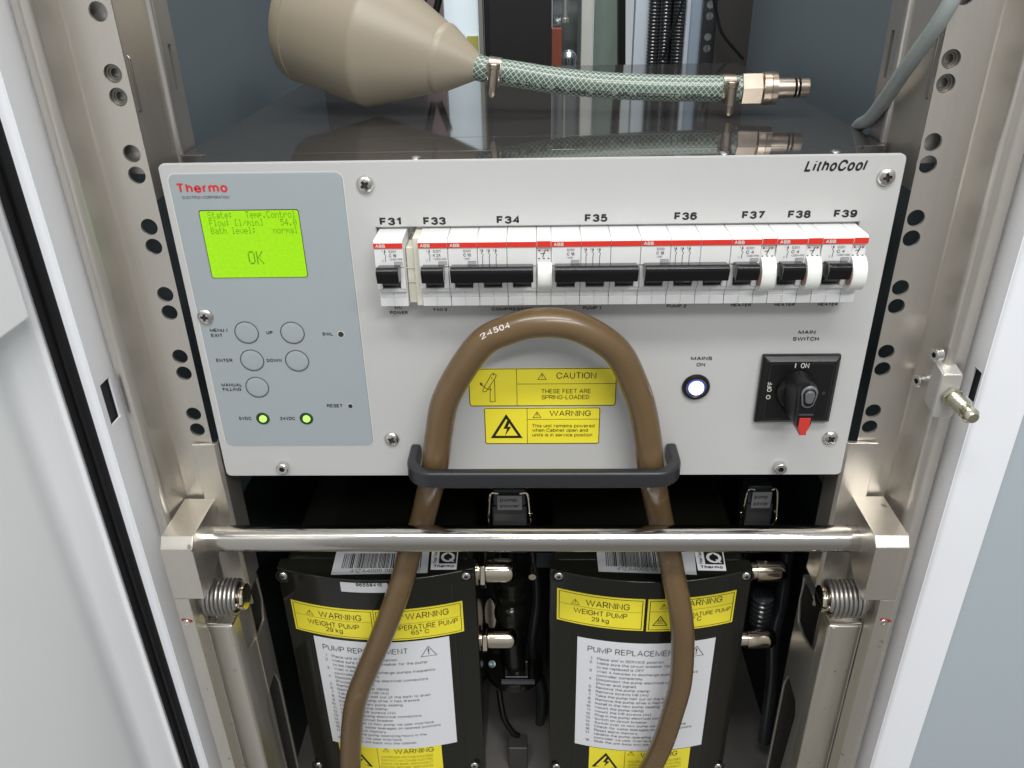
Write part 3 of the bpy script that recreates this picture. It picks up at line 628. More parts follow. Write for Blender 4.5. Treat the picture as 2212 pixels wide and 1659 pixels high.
# brown hose
LH = [(800, 2010), (768, 1850), (758, 1720), (757, 1659), (760, 1573), (771, 1506), (797, 1439), (825, 1373), (865, 1266), (886, 1189), (908, 1138), (922, 1086), (940, 1006), (948, 936), (967, 853), (1035, 748), (1100, 712), (1170, 697), (1250, 707), (1330, 757),
      (1371, 833), (1389, 890), (1400, 953), (1405, 1006), (1419, 1086), (1430, 1136), (1445, 1193), (1457, 1256), (1470, 1323), (1475, 1389), (1470, 1473), (1453, 1539), (1431, 1606), (1402, 1665), (1360, 1735), (1290, 1860), (1240, 2010)]
def hy(py):
    if py < 900: return -.0205-.004*min(1, (900-py)/200)
    if py < 1000: return -.0205
    if py < 1190: return -.0205+.0245*min(1, (py-1000)/120)
    return .004-.012*min(1, (py-1190)/120)
hp = catmull([P(a, b, hy(b)) for a, b in LH], 8)
mb = MB(); mb.tube(hp, .0092, 28)
hose = tag(mb.build('drain_hose', brown_m), 'thick brown hose looped up behind the black handle and steel bar', 'hose')
mb = MB(); A = P(1043, 713, -.028); B = P(1097, 688, -.028); up_ = Vector((-.40, 0, .92))
# print follows the curve of the hose top-left
cen = P(1172, 833, -.0245); R1 = (P(1035, 748, -.0245)-cen).length
def on_hose(u, v):   # u 0..1 along, v height
    a0, a1 = math.radians(124), math.radians(107); a = a0+(a1-a0)*u; rad = R1+.0005+v; d = v+.0005
    return Vector((cen.x+rad*math.cos(a), -.0245-math.sqrt(max(.0, .0094**2-d*d)), cen.z+rad*math.sin(a)))
vs, fs = glyphs('24504', .02); x0 = min(v[0] for v in vs); x1 = max(v[0] for v in vs)
# nearest hose centre for each letter point
def near(p):
    best = min(range(len(hp)-1), key=lambda i: (hp[i]-p).length); return best
ts = []
i0 = min(range(len(hp)), key=lambda i: (hp[i]-P(1048, 727, -.024)).length); i1 = min(range(len(hp)), key=lambda i: (hp[i]-P(1101, 702, -.024)).length)
out = []
for x, y, li in vs:
    u = (x-x0)/(x1-x0); t = i0+(i1-i0)*u; k = int(t); f_ = t-k; c = hp[k].lerp(hp[min(k+1, len(hp)-1)], f_); tg = (hp[k+1]-hp[k-1]).normalized()
    nrm = Vector((-tg.z, 0, tg.x)); 
    if nrm.z < 0: nrm = -nrm
    ang = math.radians(28)+y/CAP*.0036/.0092
    out.append(c+(Vector((0, -1, 0))*math.cos(ang)+nrm*math.sin(ang))*.00928)
mb.add(out, fs); mb.build('lettering', inkw_m, hose, smooth=False, recalc=False)
# ================================================================== FUNNEL with braided hose
fun = thing('drain_funnel', 'beige plastic funnel vessel on the dark housing with green braided hose', 'funnel', (-.126, .19, hz))
tipc = P(1037, 146, .165); ax0 = P(800, 90, .187)
# axis from the vessel towards the tip
tip = P(1040, 148, .165); rid = Vector((-.1150, .190, H+.0475))
ax = (tip-rid).normalized(); L0 = (tip-rid).length
def pr(*a): return list(a)
prof = [(-.068, .0390), (-.0665, .0440), (-.060, .0447), (-.0595, .0440), (-.058, .0440), (0, .0478), (.0015, .0476), (.046, .0268), (.0475, .0262), (L0*.62, .0262)]
tR = L0-.0005
prof = [(-.069, .0380), (-.0685, .0425), (-.0665, .0440), (-.0595, .0448), (-.0592, .0440), (-.004, .04875), (-.002, .0490), (0, .0491), (.002, .0487), (.004, .0478), (tR*.60, .0262), (tR*.62, .0252), (tR*.66, .0253), (tR*.68, .0245), (tR, .0078), (tR, .005)]
mb = MB(); mb.lathe(prof, rid, ax, 96); mb.build('funnel_body', beige_m, fun, angle=32)
ghp = catmull([tip-ax*.006, tip+ax*.006, P(1100, 158, .163), P(1200, 174, .160), P(1300, 184, .157), P(1430, 190, .155), P(1560, 191.5, .1535), P(1600, 192, .1530)], 12)
RG = .0092
mb = MB(); mb.tube(ghp, RG, 24); gh = mb.build('green_hose', green_m, fun)
def on_tube(path, t, ang, r):
    t = max(0, min(len(path)-1.001, t)); k = int(t); f_ = t-k; c = path[k].lerp(path[k+1], f_); tg = (path[min(k+2, len(path)-1)]-path[max(k-1, 0)]).normalized()
    n1 = (Vector((0, 0, 1))-tg*tg.z).normalized(); n2 = tg.cross(n1)     # n2 points away/towards viewer
    return c+(n1*math.cos(ang)+n2*math.sin(ang))*r
mb = MB(); NT = len(ghp)-1
lens = [0]
for a, b in zip(ghp, ghp[1:]): lens.append(lens[-1]+(b-a).length)
TL = lens[-1]
def tatlen(s):
    for i in range(len(lens)-1):
        if s <= lens[i+1]: return i+(s-lens[i])/max(1e-9, lens[i+1]-lens[i])
    return len(lens)-1.001
NB = 13; PB = .054; NS = 90
for sgn in (1, -1):
    for k in range(NB):
        vs = []
        for i in range(NS+1):
            s = TL*i/NS; a = sgn*2*math.pi*s/PB*1.0+2*math.pi*k/NB; t = tatlen(s); da = .024
            vs += [on_tube(ghp, t, a-da, RG+.00015), on_tube(ghp, t, a+da, RG+.00015)]
        mb.add(vs, [(2*i, 2*i+2, 2*i+3, 2*i+1) for i in range(NS)])
br = mb.build('braid', braid_m, gh, kind='stuff', smooth=False)
mb = MB(); vs, fs = glyphs('SOFT  2  DN 12   BD 14bar 20°C  SRU PRODUCT NEBRAZA', .02); x0 = min(v[0] for v in vs); x1 = max(v[0] for v in vs); out = []
for x, y, li in vs:
    s = .014+(TL-.030)*(x-x0)/(x1-x0); th_ = math.radians(250)+y/CAP*.0042/RG*-1
    out.append((s, y))
sgn = 1 if on_tube(ghp, 30, math.pi/2, RG).y < ghp[30].y else -1
mb.add([on_tube(ghp, tatlen(s), sgn*(math.radians(128)-y/CAP*.0036/RG), RG+.0004) for s, y in out], fs); mb.build('lettering', ink_m, gh, smooth=False, recalc=False)
def hose_clamp(c, tg, toward):
    mb = MB(); mb.lathe([(-.0045, RG+.0004), (-.0045, RG+.0010), (.0045, RG+.0010), (.0045, RG+.0004)], c, tg, 32, cap=False)
    n1 = (Vector((0, 0, 1))-tg*tg.z).normalized()
    cl_ = mb.build('hose_clamp', nickel2_m, fun)
    w = Vector((0, -1, 0)); o = c+w*(RG+.0045)-n1*.002
    mb = MB(); mb.lathe([(-.0080, .0030), (-.0075, .0036), (.0050, .0036), (.0056, .0046), (.0085, .0046), (.009, .0040)], o, n1, 18); mb.lathe([(-.0145, .0018), (-.0125, .0030), (-.0080, .0030)], o, n1, 8)
    mb.box(o+Vector((-.0048, -.0005, .0052)), o+Vector((.0048, .006, .0088)))
    mb.build('clamp_screw', nickel2_m, cl_)
k1 = min(range(len(ghp)), key=lambda i: abs(ghp[i].x-P(1068, 160, .165).x)); hose_clamp(ghp[k1], (ghp[k1+1]-ghp[k1-1]).normalized(), 0)
k2 = min(range(len(ghp)), key=lambda i: abs(ghp[i].x-P(1574, 190, .153).x)); hose_clamp(ghp[k2], (ghp[k2]-ghp[k2-2]).normalized(), 0)
e0 = ghp[-1]; hx = (P(1750, 190, .150)-P(1600, 193, .153)).normalized(); Lc = (P(1750, 190, .150)-P(1600, 193, .153)).length
mb = MB()
mb.lathe([(0, .0085), (.0004, .0118), (.0140, .0118), (.0150, .0108)], e0, hx, 6, rot=.10)
mb.lathe([(.0150, .0108), (.0155, .0116), (.0205, .0116), (.0208, .0112), (.0212, .0116), (.0250, .0114), (.0255, .0080), (.0257, .0072), (.0375, .0070), (.0378, .0062), (.0390, .0062), (.0392, .0070), (.0402, .0070), (.0404, .0060), (.0418, .0060), (.0420, .0068), (.0480, .0066), (.0484, .005), (.0484, .003), (.040, .003)], e0, hx, 36)
mb.build('coupling', nickel2_m, fun, angle=30)
mb = MB()
for t in (.0384, .0411): mb.lathe([(t-.0008, .0062), (t, .0071), (t+.0008, .0062)], e0, hx, 28, cap=False)
mb.build('seal_ring', gasket_m, fun)
# ================================================================== grey cable
gc = catmull([(.2310, .128, .06), (.2310, .124, .15), (.2305, .116, .200), PX(1852, 276, .2290), PX(1880, 255, .2225), PX(1915, 210, .2190), PX(1950, 158, .2180), PX(1987, 106, .219), PX(2030, 45, .2215), PX(2064, -20, .225), PX(2085, -110, .228)], 8)
mb = MB(); mb.tube(gc, .0044, 18); cb = tag(mb.build('grey_cable', cable_m), 'grey cable running down past the right rear corner of the dark housing', 'cable')
# ================================================================== CABINET
cab = thing('equipment_cabinet', 'open rack cabinet with stainless perforated uprights, white frame and opened door', 'cabinet', (0, .3, -.62))
ZL, ZH = -.62, .75
def plate_holes(mb, x0, x1, y, th, holes, r, z0, z1, n=24):
    # vertical plate facing -y with round holes: cells split half way between holes
    hs = sorted(holes, key=lambda h: h[1]); cuts = [z0]+[(a[1]+b[1])/2 for a, b in zip(hs, hs[1:])]+[z1]
    for (hx_, hz_), a, b in zip(hs, cuts, cuts[1:]):
        if a < hz_-.02: mb.box((x0, y, a), (x1, y+th, hz_-.02)); a = hz_-.02
        if b > hz_+.02: mb.box((x0, y, hz_+.02), (x1, y+th, b)); b = hz_+.02
        angs = sorted(set([round(2*math.pi*k/n, 5) for k in range(n)]+[round(math.atan2(cz-hz_, cx-hx_) % (2*math.pi), 5) for cx in (x0, x1) for cz in (a, b)]))
        inner = []; outer = []
        for t in angs:
            c, s = math.cos(t), math.sin(t); k = min(((x1-hx_)/c if c > 1e-9 else 1e9), ((x0-hx_)/c if c < -1e-9 else 1e9), ((b-hz_)/s if s > 1e-9 else 1e9), ((a-hz_)/s if s < -1e-9 else 1e9))
            inner.append((hx_+r*c, hz_+r*s)); outer.append((hx_+k*c, hz_+k*s))
        m_ = len(angs); vs = [(x, y, z) for x, z in outer]+[(x, y, z) for x, z in inner]+[(x, y+th, z) for x, z in inner]
        mb.add(vs, [(i, (i+1) % m_, m_+(i+1) % m_, m_+i) for i in range(m_)]+[(m_+i, m_+(i+1) % m_, 2*m_+(i+1) % m_, 2*m_+i) for i in range(m_)])
zs = []
base = P(427, 928, .002).z
for k in range(-1, 8):
    zs += [base+k*.04445, base+.0126+k*.04445]
SX = {}
def upright(s):
    # s=-1 left, +1 right; cross-section x given as positive distances
    if s < 0:
        xe = -P(323, 367, .002).x; xf = -P(272, 553, .002).x; xr = -P(212, 553, -.020).x; xo = -P(183, 553, .0).x; hxm = -P(389, 771, .002).x
    else:
        xe = P(1938, 553, .002).x; xf = P(2035, 553, .002).x; xr = P(2100, 553, -.020).x; xo = P(2145, 553, .0).x; hxm = P(1917, 749, .002).x
    mb = MB(); a, b = sorted((s*xe, s*xf)); plate_holes(mb, a, b, .002, .002, [(s*hxm, z) for z in zs], .0052, ZL, ZH)
    u = mb.build('upright', steel_m, cab)
    # folded profile outboard of the flange
    sec = [(xf, .002), (xf+.0006, .0016), (xf+.0012, .0002), (xr-.0012, -.0180), (xr-.0006, -.0205), (xr+.0010, -.0222), (xr+.0035, -.0226), (xr+.0065, -.0212), (xo-.0055, -.0120), (xo-.0012, -.004), (xo, .0005), (xo, .010), (xf, .010), (xf, .004)]
    mb = MB(); mb.prism([(s*x, y, ZL) for x, y in sec], (0, 0, ZH-ZL)); mb.build('upright_fold', steel_m, u, angle=60)
    # recessed return behind the flange edge, lip and slotted inner strip
    xin = xe+.0008
    q = PX(390 if s < 0 else 1907, 340 if s < 0 else 320, s*xin); yl = max(.03, min(.12, q.y))
    mb = MB(); x_a, x_b = sorted((s*xin, s*(xin+.002))); mb.box((x_a, .0045, .2), (x_b, yl, ZH)); mb.build('upright_return', steel_m, u)
    mb = MB(); mb.lathe([(0, .0032), (ZH-.2, .0032)], (s*(xin+.0005), yl, .2), (0, 0, 1), 16); mb.build('upright_lip', mat('stainless_bright', (.66, .63, .6), .3, .9, var=.05), u)
    mb = MB(); x_a, x_b = sorted((s*(xin-.001), s*(xin+.001))); ys = yl+.003
    # slotted strip: rows of posts leaving slots
    y1 = ys+.022; slots = [.268, .345, .42, .50]
    z_ = .2
    for k, sz in enumerate(slots):
        mb.box((x_a, ys, z_), (x_b, y1, sz-.014)); mb.box((x_a, ys, sz-.014), (x_b, ys+.010, sz+.014)); mb.box((x_a, ys+.015, sz-.014), (x_b, y1, sz+.014)); z_ = sz+.014
    mb.box((x_a, ys, z_), (x_b, y1, ZH)); mb.build('slotted_strip', mat('stainless_dull', (.36, .35, .335), .4, .7, var=.1), u)
    SX[s] = (xe, xf, xr, xo, yl); return u
uL = upright(-1); uR = upright(1)
# nuts seen in some holes
mb = MB(); mb.lathe([(0, .0050), (0, .0036), (.0008, .0034), (.0008, .0026), (.006, .0026)], (0, 0, 0), (0, 1, 0), 24, cap=False); mb.lathe([(.006, .0026), (.0062, .0001)], (0, 0, 0), (0, 1, 0), 24, cap=False)
nutm = mesh_of(mb, mat('nut_dark_steel', (.20, .19, .17), .35, .9, var=.3))
for (px, py), pu in (((243, 155), uL), ((256, 208), uL), ((2068, 112), uR), ((2055, 165), uR)):
    c = P(px, py, .002); hxm = -P(389, 771, .002).x if pu is uL else P(1917, 749, .002).x
    zc = min(zs, key=lambda z: abs(z-c.z)); put('rivet_nut', nutm, ((-hxm if pu is uL else hxm), .0042, zc), pu)
# backing strip behind upper holes
for s, u in ((-1, uL), (1, uR)):
    xe, xf, xr, xo, yl = SX[s]; mb = MB(); a, b = sorted((s*(xe+.003), s*(xf-.001))); mb.box((a, .009, .215), (b, .011, ZH)); mb.build('backing_strip', mat('stainless_dull', (.36, .35, .335), .4, .7, var=.1), u)
# white frame: inner face and front face, with the rectangular slot
def wframe(s):
    xe, xf, xr, xo, yl = SX[s]
    if s < 0: xi = xo; yb = .0; cr_ = PX(117, 553, -xi).y; xg = -P(92, 553, cr_).x
    else: xi = xo; cr_ = PX(2202, 553, xi).y; xg = P(2143, 1106, cr_).x
    pth = .0015; mb = MB()
    sl = [PX(217, 834, -xi), PX(238, 811, -xi), PX(260, 900, -xi), PX(243, 921, -xi)] if s < 0 else [PX(2128, 813, xi), PX(2102, 790, xi), PX(2085, 868, xi), PX(2108, 871, xi)]
    ya, yb_ = (sl[0].y+sl[3].y)/2, (sl[1].y+sl[2].y)/2; za, zb_ = (sl[2].z+sl[3].z)/2, (sl[0].z+sl[1].z)/2
    ya = max(ya, cr_+.003); yb_ = min(yb_, .008)
    if yb_-ya < .008: ya = cr_+.006; yb_ = cr_+.020
    x_a, x_b = sorted((s*(xi+.0003), s*(xi+.0003+pth)))
    Yb = .02
    mb.box((x_a, cr_+.002, ZL), (x_b, Yb, za)); mb.box((x_a, cr_+.002, zb_), (x_b, Yb, ZH)); mb.box((x_a, cr_+.002, za), (x_b, ya, zb_)); mb.box((x_a, yb_, za), (x_b, Yb, zb_))
    n = 6
    sec = []
    R_ = .004
    for i in range(n+1):
        a = math.pi/2*i/n; sec.append((xi+.0003+R_-R_*math.cos(a), cr_+R_-R_*math.sin(a)))
    sec += [(xg, cr_), (xg, cr_+pth)]+[(xi+.0003+R_, cr_+pth), (xi+.0003+pth, cr_+R_)]
    mb.prism([(s*x, y, ZL) for x, y in sec], (0, 0, ZH-ZL))
    f = mb.build('door_frame', white_m, cab, angle=50)
    mb = MB(); x_a, x_b = sorted((s*(xi+.003), s*(xi+.010))); mb.box((x_a, max(ya-.004, cr_+.0022), za-.004), (x_b, yb_+.004, zb_+.004)); mb.build('slot_backing', black_m, f)
    return xi, cr_, xg, f
xiL, crL, xgL, fL = wframe(-1); xiR, crR, xgR, fR = wframe(1)
# left gasket: double lipped black rubber
yg = crL-.004; g0 = xgL; g1 = -P(40, 553, yg).x
mb = MB(); w = g1-g0
sec = [(g0, crL+.001), (g0+.0005, yg+.002), (g0+w*.2, yg-.0015), (g0+w*.42, yg-.001), (g0+w*.5, yg+.0015), (g0+w*.58, yg-.0012), (g0+w*.8, yg-.003), (g1-.0005, yg), (g1, crL+.001)]
mb.prism([(-x, y, ZL) for x, y in sec], (0, 0, ZH-ZL)); mb.build('door_gasket', gasket_m, cab, angle=60)
# left door leaf, opened about a right angle
mb = MB(); xd_ = g1+.0008
sec = [(xd_, crL+.001), (xd_, yg-.0008), (xd_+.0028, yg-.002), (xd_+.0045, yg-.006), (xd_+.0095, yg-.020), (xd_+.0105, yg-.026), (xd_+.0100, yg-.034), (xd_+.006, yg-.05), (xd_-.016, -.46), (xd_+.03, -.46), (xd_+.04, .03)]
mb.prism([(-x, y, ZL) for x, y in sec], (0, 0, ZH-ZL)); dl = mb.build('door', doorw_m, cab, bevel=.0008, seg=2, label='open white door leaf left of the gasket')
cq = PX(60, 686, -(xd_-.004)); mb = MB()
mb.box((-(xd_+.004), -.46, cq.z), (-(xd_-.006), cq.y, ZH)); mb.build('door_stiffener', doorw_m, dl, bevel=.002, seg=2)
# right: blue-grey door leaf beyond the white frame
mb = MB(); x0 = xgR
sec = [(x0+.0006, crR+.004), (x0+.0006, crR+.002), (x0+.012, -.12), (x0+.05, -.55), (x0+.075, -.55), (x0+.075, crR+.004)]
sec = [(x0+.0006, crR+.020), (x0+.0006, crR+.0035), (x0+.30, crR+.0035), (x0+.30, crR+.020)]
mb.prism([(x, y, ZL) for x, y in sec], (0, 0, ZH-ZL)); mb.build('side_cladding', blued_m, cab, label='blue-grey cladding right of the white frame')
# interior shell
mb = MB(); xs = .262
mb.box((-xs-.002, .021, -.10), (-xs, .95, ZH)); mb.build('side_wall', blue_m, cab)
mb = MB(); mb.box((xs, .021, -.10), (xs+.002, .95, ZH)); mb.build('side_wall', blue_m, cab)
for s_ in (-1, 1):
    a, b = sorted((s_*xs, s_*(xs+.002))); mb = MB(); mb.box((a, .021, ZL), (b, .60, -.1005)); mb.build('lower_side_wall', mat('interior_lower_shade', (.02, .025, .028), .5), cab)  # darker copy of the side wall, shade put into its colour
mb = MB(); mb.box((-xs, .46, ZL), (xs, .465, .18)); mb.build('lower_back_wall', black_m, cab)  # near-black colour stands in for the shade of the void below the panel
mb = MB(); mb.box((-xs, .06, -.46), (xs, .46, -.455)); mb.build('floor_plate', mat('floor_brown', (.16, .15, .142), .5, var=.15), cab)
# strike bracket on the right upright
mb = MB()
for px, py in ((2017, 765), (1979, 821)):
    xw = SX[1][1]+.0022; q = PX(px, py, xw-.004); o_ = put('socket_screw', SOC, (xw, q.y, q.z), uR, sc=.95); o_.rotation_euler = (0, 0, math.radians(-74))
bx = P(2046, 850, -.030); bkm = mat('bracket_steel', (.60, .59, .56), .36, .6, var=.05)
bl0, br0 = bx.x-.0062, bx.x+.0062
mb = MB(); mb.prism([(x, -.0315, z) for x, z in rrect2(bl0, br0, bx.z-.0165, bx.z+.0140, .0016, 4)], (0, .0015, 0))
mb.prism([(bl0, -.0300, bx.z-.0150), (bl0, -.0300, bx.z+.0138), (bl0, -.0170, bx.z+.0170), (bl0, -.0170, bx.z-.012)], (.0015, 0, 0))
mb.prism([(bl0+.0016, -.0300, bx.z+.0138), (br0, -.0300, bx.z+.0138), (br0, -.020, bx.z+.0158), (bl0+.0016, -.0170, bx.z+.0170)], (0, 0, -.0013))
sb = mb.build('strike_bracket', bkm, uR, bevel=.0004, seg=1)
dirb = Vector((.10, -1, -.06)).normalized(); ob = Vector((bx.x+.0020, -.0318, bx.z-.001))
mb = MB(); prof = [(0, .0060)]
for k in range(14): prof += [(.004+k*.0012, .0060), (.0046+k*.0012, .0053)]
prof += [(.0208, .0050), (.0212, .0062), (.0240, .0062), (.0245, .0052), (.0252, .0052), (.0256, .0064), (.030, .0064), (.0335, .0042), (.0338, .0001)]
prof = [(t*.74, r*.78) for t, r in prof]; mb.lathe(prof, ob, dirb, 28); mb.build('strike_bolt', zinc_m, sb, angle=50)
mb = MB(); mb.lathe([(0, .0064), (.0006, .0068), (.0026, .0068), (.0030, .0064)], ob, dirb, 6); mb.build('strike_nut', zinc_m, sb, bevel=.0002, seg=1)
# ================================================================== LIFT STAND with bar and spring-loaded feet
st = thing('support_stand', 'stainless stand with horizontal round bar and two spring-loaded feet before the pumps', 'stand', (0, -.02, -.6))
YB = -.050; zb_top = P(345, 1165, YB).z
def foot(s):
    m_ = lambda px: px if s < 0 else px
    if s < 0:
        xo = -P(345, 1188, YB).x; xi = -P(415, 1188, YB).x; xn = -P(408, 1295, YB).x; zst = P(408, 1294, YB).z; zch1 = P(345, 1188, YB).z; zch0 = P(348, 1163, YB).z
    else:
        xo = P(1966, 1184, YB).x; xi = P(1892, 1184, YB).x; xn = P(1902, 1298, YB).x; zst = P(1868, 1297, YB).z; zch1 = P(1893, 1184, YB).z; zch0 = P(1893, 1161, YB).z
    q = lambda x, y, z: (s*x, y, z)
    ch = (zch0-zch1)*.62
    # block: side profile in (y,z), extruded in x
    mb = MB(); yb = -.001
    prof = [(YB, zch1), (YB+ch*.9, zch1+ch+.001), (yb, zch1+ch+.001), (yb, zch1-.026), (YB+.016, zst), (YB, zst)]
    mb.prism([q(xi, y, z) for y, z in prof], (s*(xo-xi), 0, 0))
    blk = mb.build('end_block', steel2_m, st, bevel=.0006, seg=2)
    mb = MB(); a, b = sorted((s*xn, s*xo)); mb.box((a, YB, ZL+.02), (b, YB+.014, zst-.0002)); mb.build('outer_bar', steel2_m, st, bevel=.0005, seg=2)
    # small stained pin in the bar
    c = P(403, 1345, YB) if s < 0 else P(1909, 1345, YB)
    mb = MB(); mb.lathe([(0, .0027), (.0003, .0025), (.0003, .0014), (-.0002, .0013)], (c.x, YB-.0001, c.z), (0, -1, 0), 16); mb.build('pin', screw_m, st)
    mb = MB(); pts = []
    for k in range(14):
        a = 2*math.pi*k/14; rr_ = .0034*(1+.25*math.sin(3*a+1)); pts.append((c.x+rr_*1.15*math.cos(a)+.0004, YB-.00008, c.z+.0013+rr_*.8*math.sin(a)))
    mb.add(pts, [tuple(range(14))]); mb.build('paint_mark', mat('red_stain', (.34, .02, .015), .5), st, smooth=False)
    # rivet end of bar outside the block
    mb = MB(); mb.lathe([(0, .0042), (.0014, .0038), (.0024, .0022), (.0026, .0002)], (s*xo, YB+.010, zch1+.0015), (s, 0, 0), 20); mb.build('bar_end', screw_m, st)
    # inner square foot tube
    YT = -.032
    if s < 0: ta = -P(437, 1356, YT).x; tb = -P(503, 1356, YT).x; ztt = P(470, 1352, YT).z
    else: ta = P(1872, 1356, YT).x; tb = P(1790, 1356, YT).x; ztt = P(1830, 1352, YT).z
    ta -= .0028; a, b = sorted((s*ta, s*tb)); mb = MB(); mb.box((a, YT, ZL+.02), (b, YT+.016, ztt)); ft = mb.build('foot_tube', steel2_m, st, bevel=.0022, seg=3)
    mb = MB(); mb.tube(catmull([(a+.001, YT+.002, ztt), ((a+b)/2, YT+.001, ztt+.0006), (b-.001, YT+.002, ztt)], 6), .0012, 8); mb.build('weld_bead', steel2_m, ft)
    mb = MB(); e_ = ztt-.026; mb.box((b-.0045 if s < 0 else a+.003, YT-.0004, ztt-.022), (b-.003 if s < 0 else a+.0045, YT+.001, ztt-.002)); mb.build('weld_bead', steel2_m, ft)
    # inner side plate of the foot channel: open notch round the spring above, long pointed slot below
    xp = tb
    yB = .030; mb = MB(); zb_ = ZL+.02
    out = [(yB, zb_), (yB, -.1175), (.0265, -.1175), (.0285, -.143), (.0232, -.1620), (.0090, -.1632), (-.0094, -.1592), (YT+.0125, -.1520), (YT+.0125, zb_), (.0004, zb_), (.0004, -.321), (-.0073, -.238), (-.0027, -.2265), (.0210, -.222), (.0245, -.232), (.0268, -.240), (.0268, zb_)]
    mb.prism([q(xp+.0003, y, z) for y, z in out], (s*.0020, 0, 0))
    mb.build('side_channel', steel_m, st, bevel=.0004, seg=1)
    mb = MB(); x_a, x_b = sorted((s*(xp+.0003), s*(xp+.026))); mb.box((x_a, .004, -.1195), (x_b, yB, -.1173)); mb.build('channel_top', steel_m, st, bevel=.0005, seg=1)
    mb = MB(); x_a, x_b = sorted((s*(xp+.0026), s*(xo-.001))); mb.box((x_a, yB-.003, zb_), (x_b, yB-.001, -.1197)); mb.build('channel_back', mat('channel_shade', (.07, .067, .063), .45, .6, var=.1), st)  # dark colour paints the shade inside the foot channel
    mb = MB(); x_a, x_b = sorted((s*(ta+.0004), s*(xo-.001))); mb.box((x_a, YT+.0185, zb_), (x_b, YT+.0200, ztt+.030)); mb.build('gap_shade_strip', mat('channel_shade', (.07, .067, .063), .45, .6, var=.1), st)  # added dark strip, paints the shaded gap between outer bar and tube
    # coil spring on a slotted pin
    YS = -.028
    if s < 0: c0 = P(449, 1289, YS); c1 = P(523, 1289, YS)
    else: c0 = P(1858, 1292, YS); c1 = P(1779, 1294, YS)
    zc = (c0.z+c1.z)/2; n_ = 7.5; RC = .0124; pts = []; x0_ = abs(c0.x); x1_ = abs(c1.x)+.002
    for i in range(int(n_*22)+1):
        t = i/(n_*22); a = 2*math.pi*n_*t; pts.append((s*(x0_+(x1_-x0_)*t), YS+RC*math.cos(a), zc+RC*math.sin(a)))
    pts += [(s*(x1_-.001), YS+RC*1.1, zc-.002), (s*(x1_-.001), YS+RC*.9+.004, zc-.02)]
    mb = MB(); mb.tube(pts, abs(x0_-x1_)/n_*.47, 10); mb.build('torsion_spring', spring_m, st)
    m1 = MB(); PL_ = x0_-x1_+.0095; m1.lathe([(0, .0090), (PL_-.003, .0090), (PL_-.0022, .0098), (PL_-.0006, .0098), (PL_, .0090)], (s*(x0_+.004), YS, zc), (-s, 0, 0), 36); A_ = mesh_of(m1, [nickel_m, dark_m])
    m2 = MB(); xx = s*(x0_+.004)-s*PL_; m2.box((min(xx-.003, xx+.003), YS-.02, zc-.0009), (max(xx-.003, xx+.003), YS+.02, zc+.0009)); B_ = mesh_of(m2, [dark_m])
    link('pivot_pin', booldiff(A_, B_), st)
    # bent plate on the upright, behind the block
    YP = -.0015
    if s < 0: a0 = P(413, 960, YP); a1 = P(468, 962, YP)
    else: a0 = P(1898, 958, YP); a1 = P(1829, 958, YP)
    zt1 = (a0.z+a1.z)/2; sec = [(abs(a0.x), YP), (abs(a1.x)+.002, YP), (abs(a1.x), YP+.003), (abs(a1.x), .024), (abs(a1.x)+.0015, .024), (abs(a1.x)+.0018, YP+.004), (abs(a0.x), YP+.0015)]
    mb = MB(); mb.prism([q(x, y, -.105) for x, y in sec], (0, 0, zt1+.105)); mb.build('slide_plate', steel_m, st, bevel=.0003, seg=1)
    return xi, zch1
xiA, zA = foot(-1); xiB, zB = foot(1)
YR = -.021; zbar = (P(900, 1163, YR).z+P(1400, 1163, YR).z)/2
mb = MB(); mb.lathe([(0, .0094), (xiA+xiB+.004, .0094)], (-xiA-.002, YR, zbar), (1, 0, 0), 48)
mb.build('crossbar', polish_m, st)

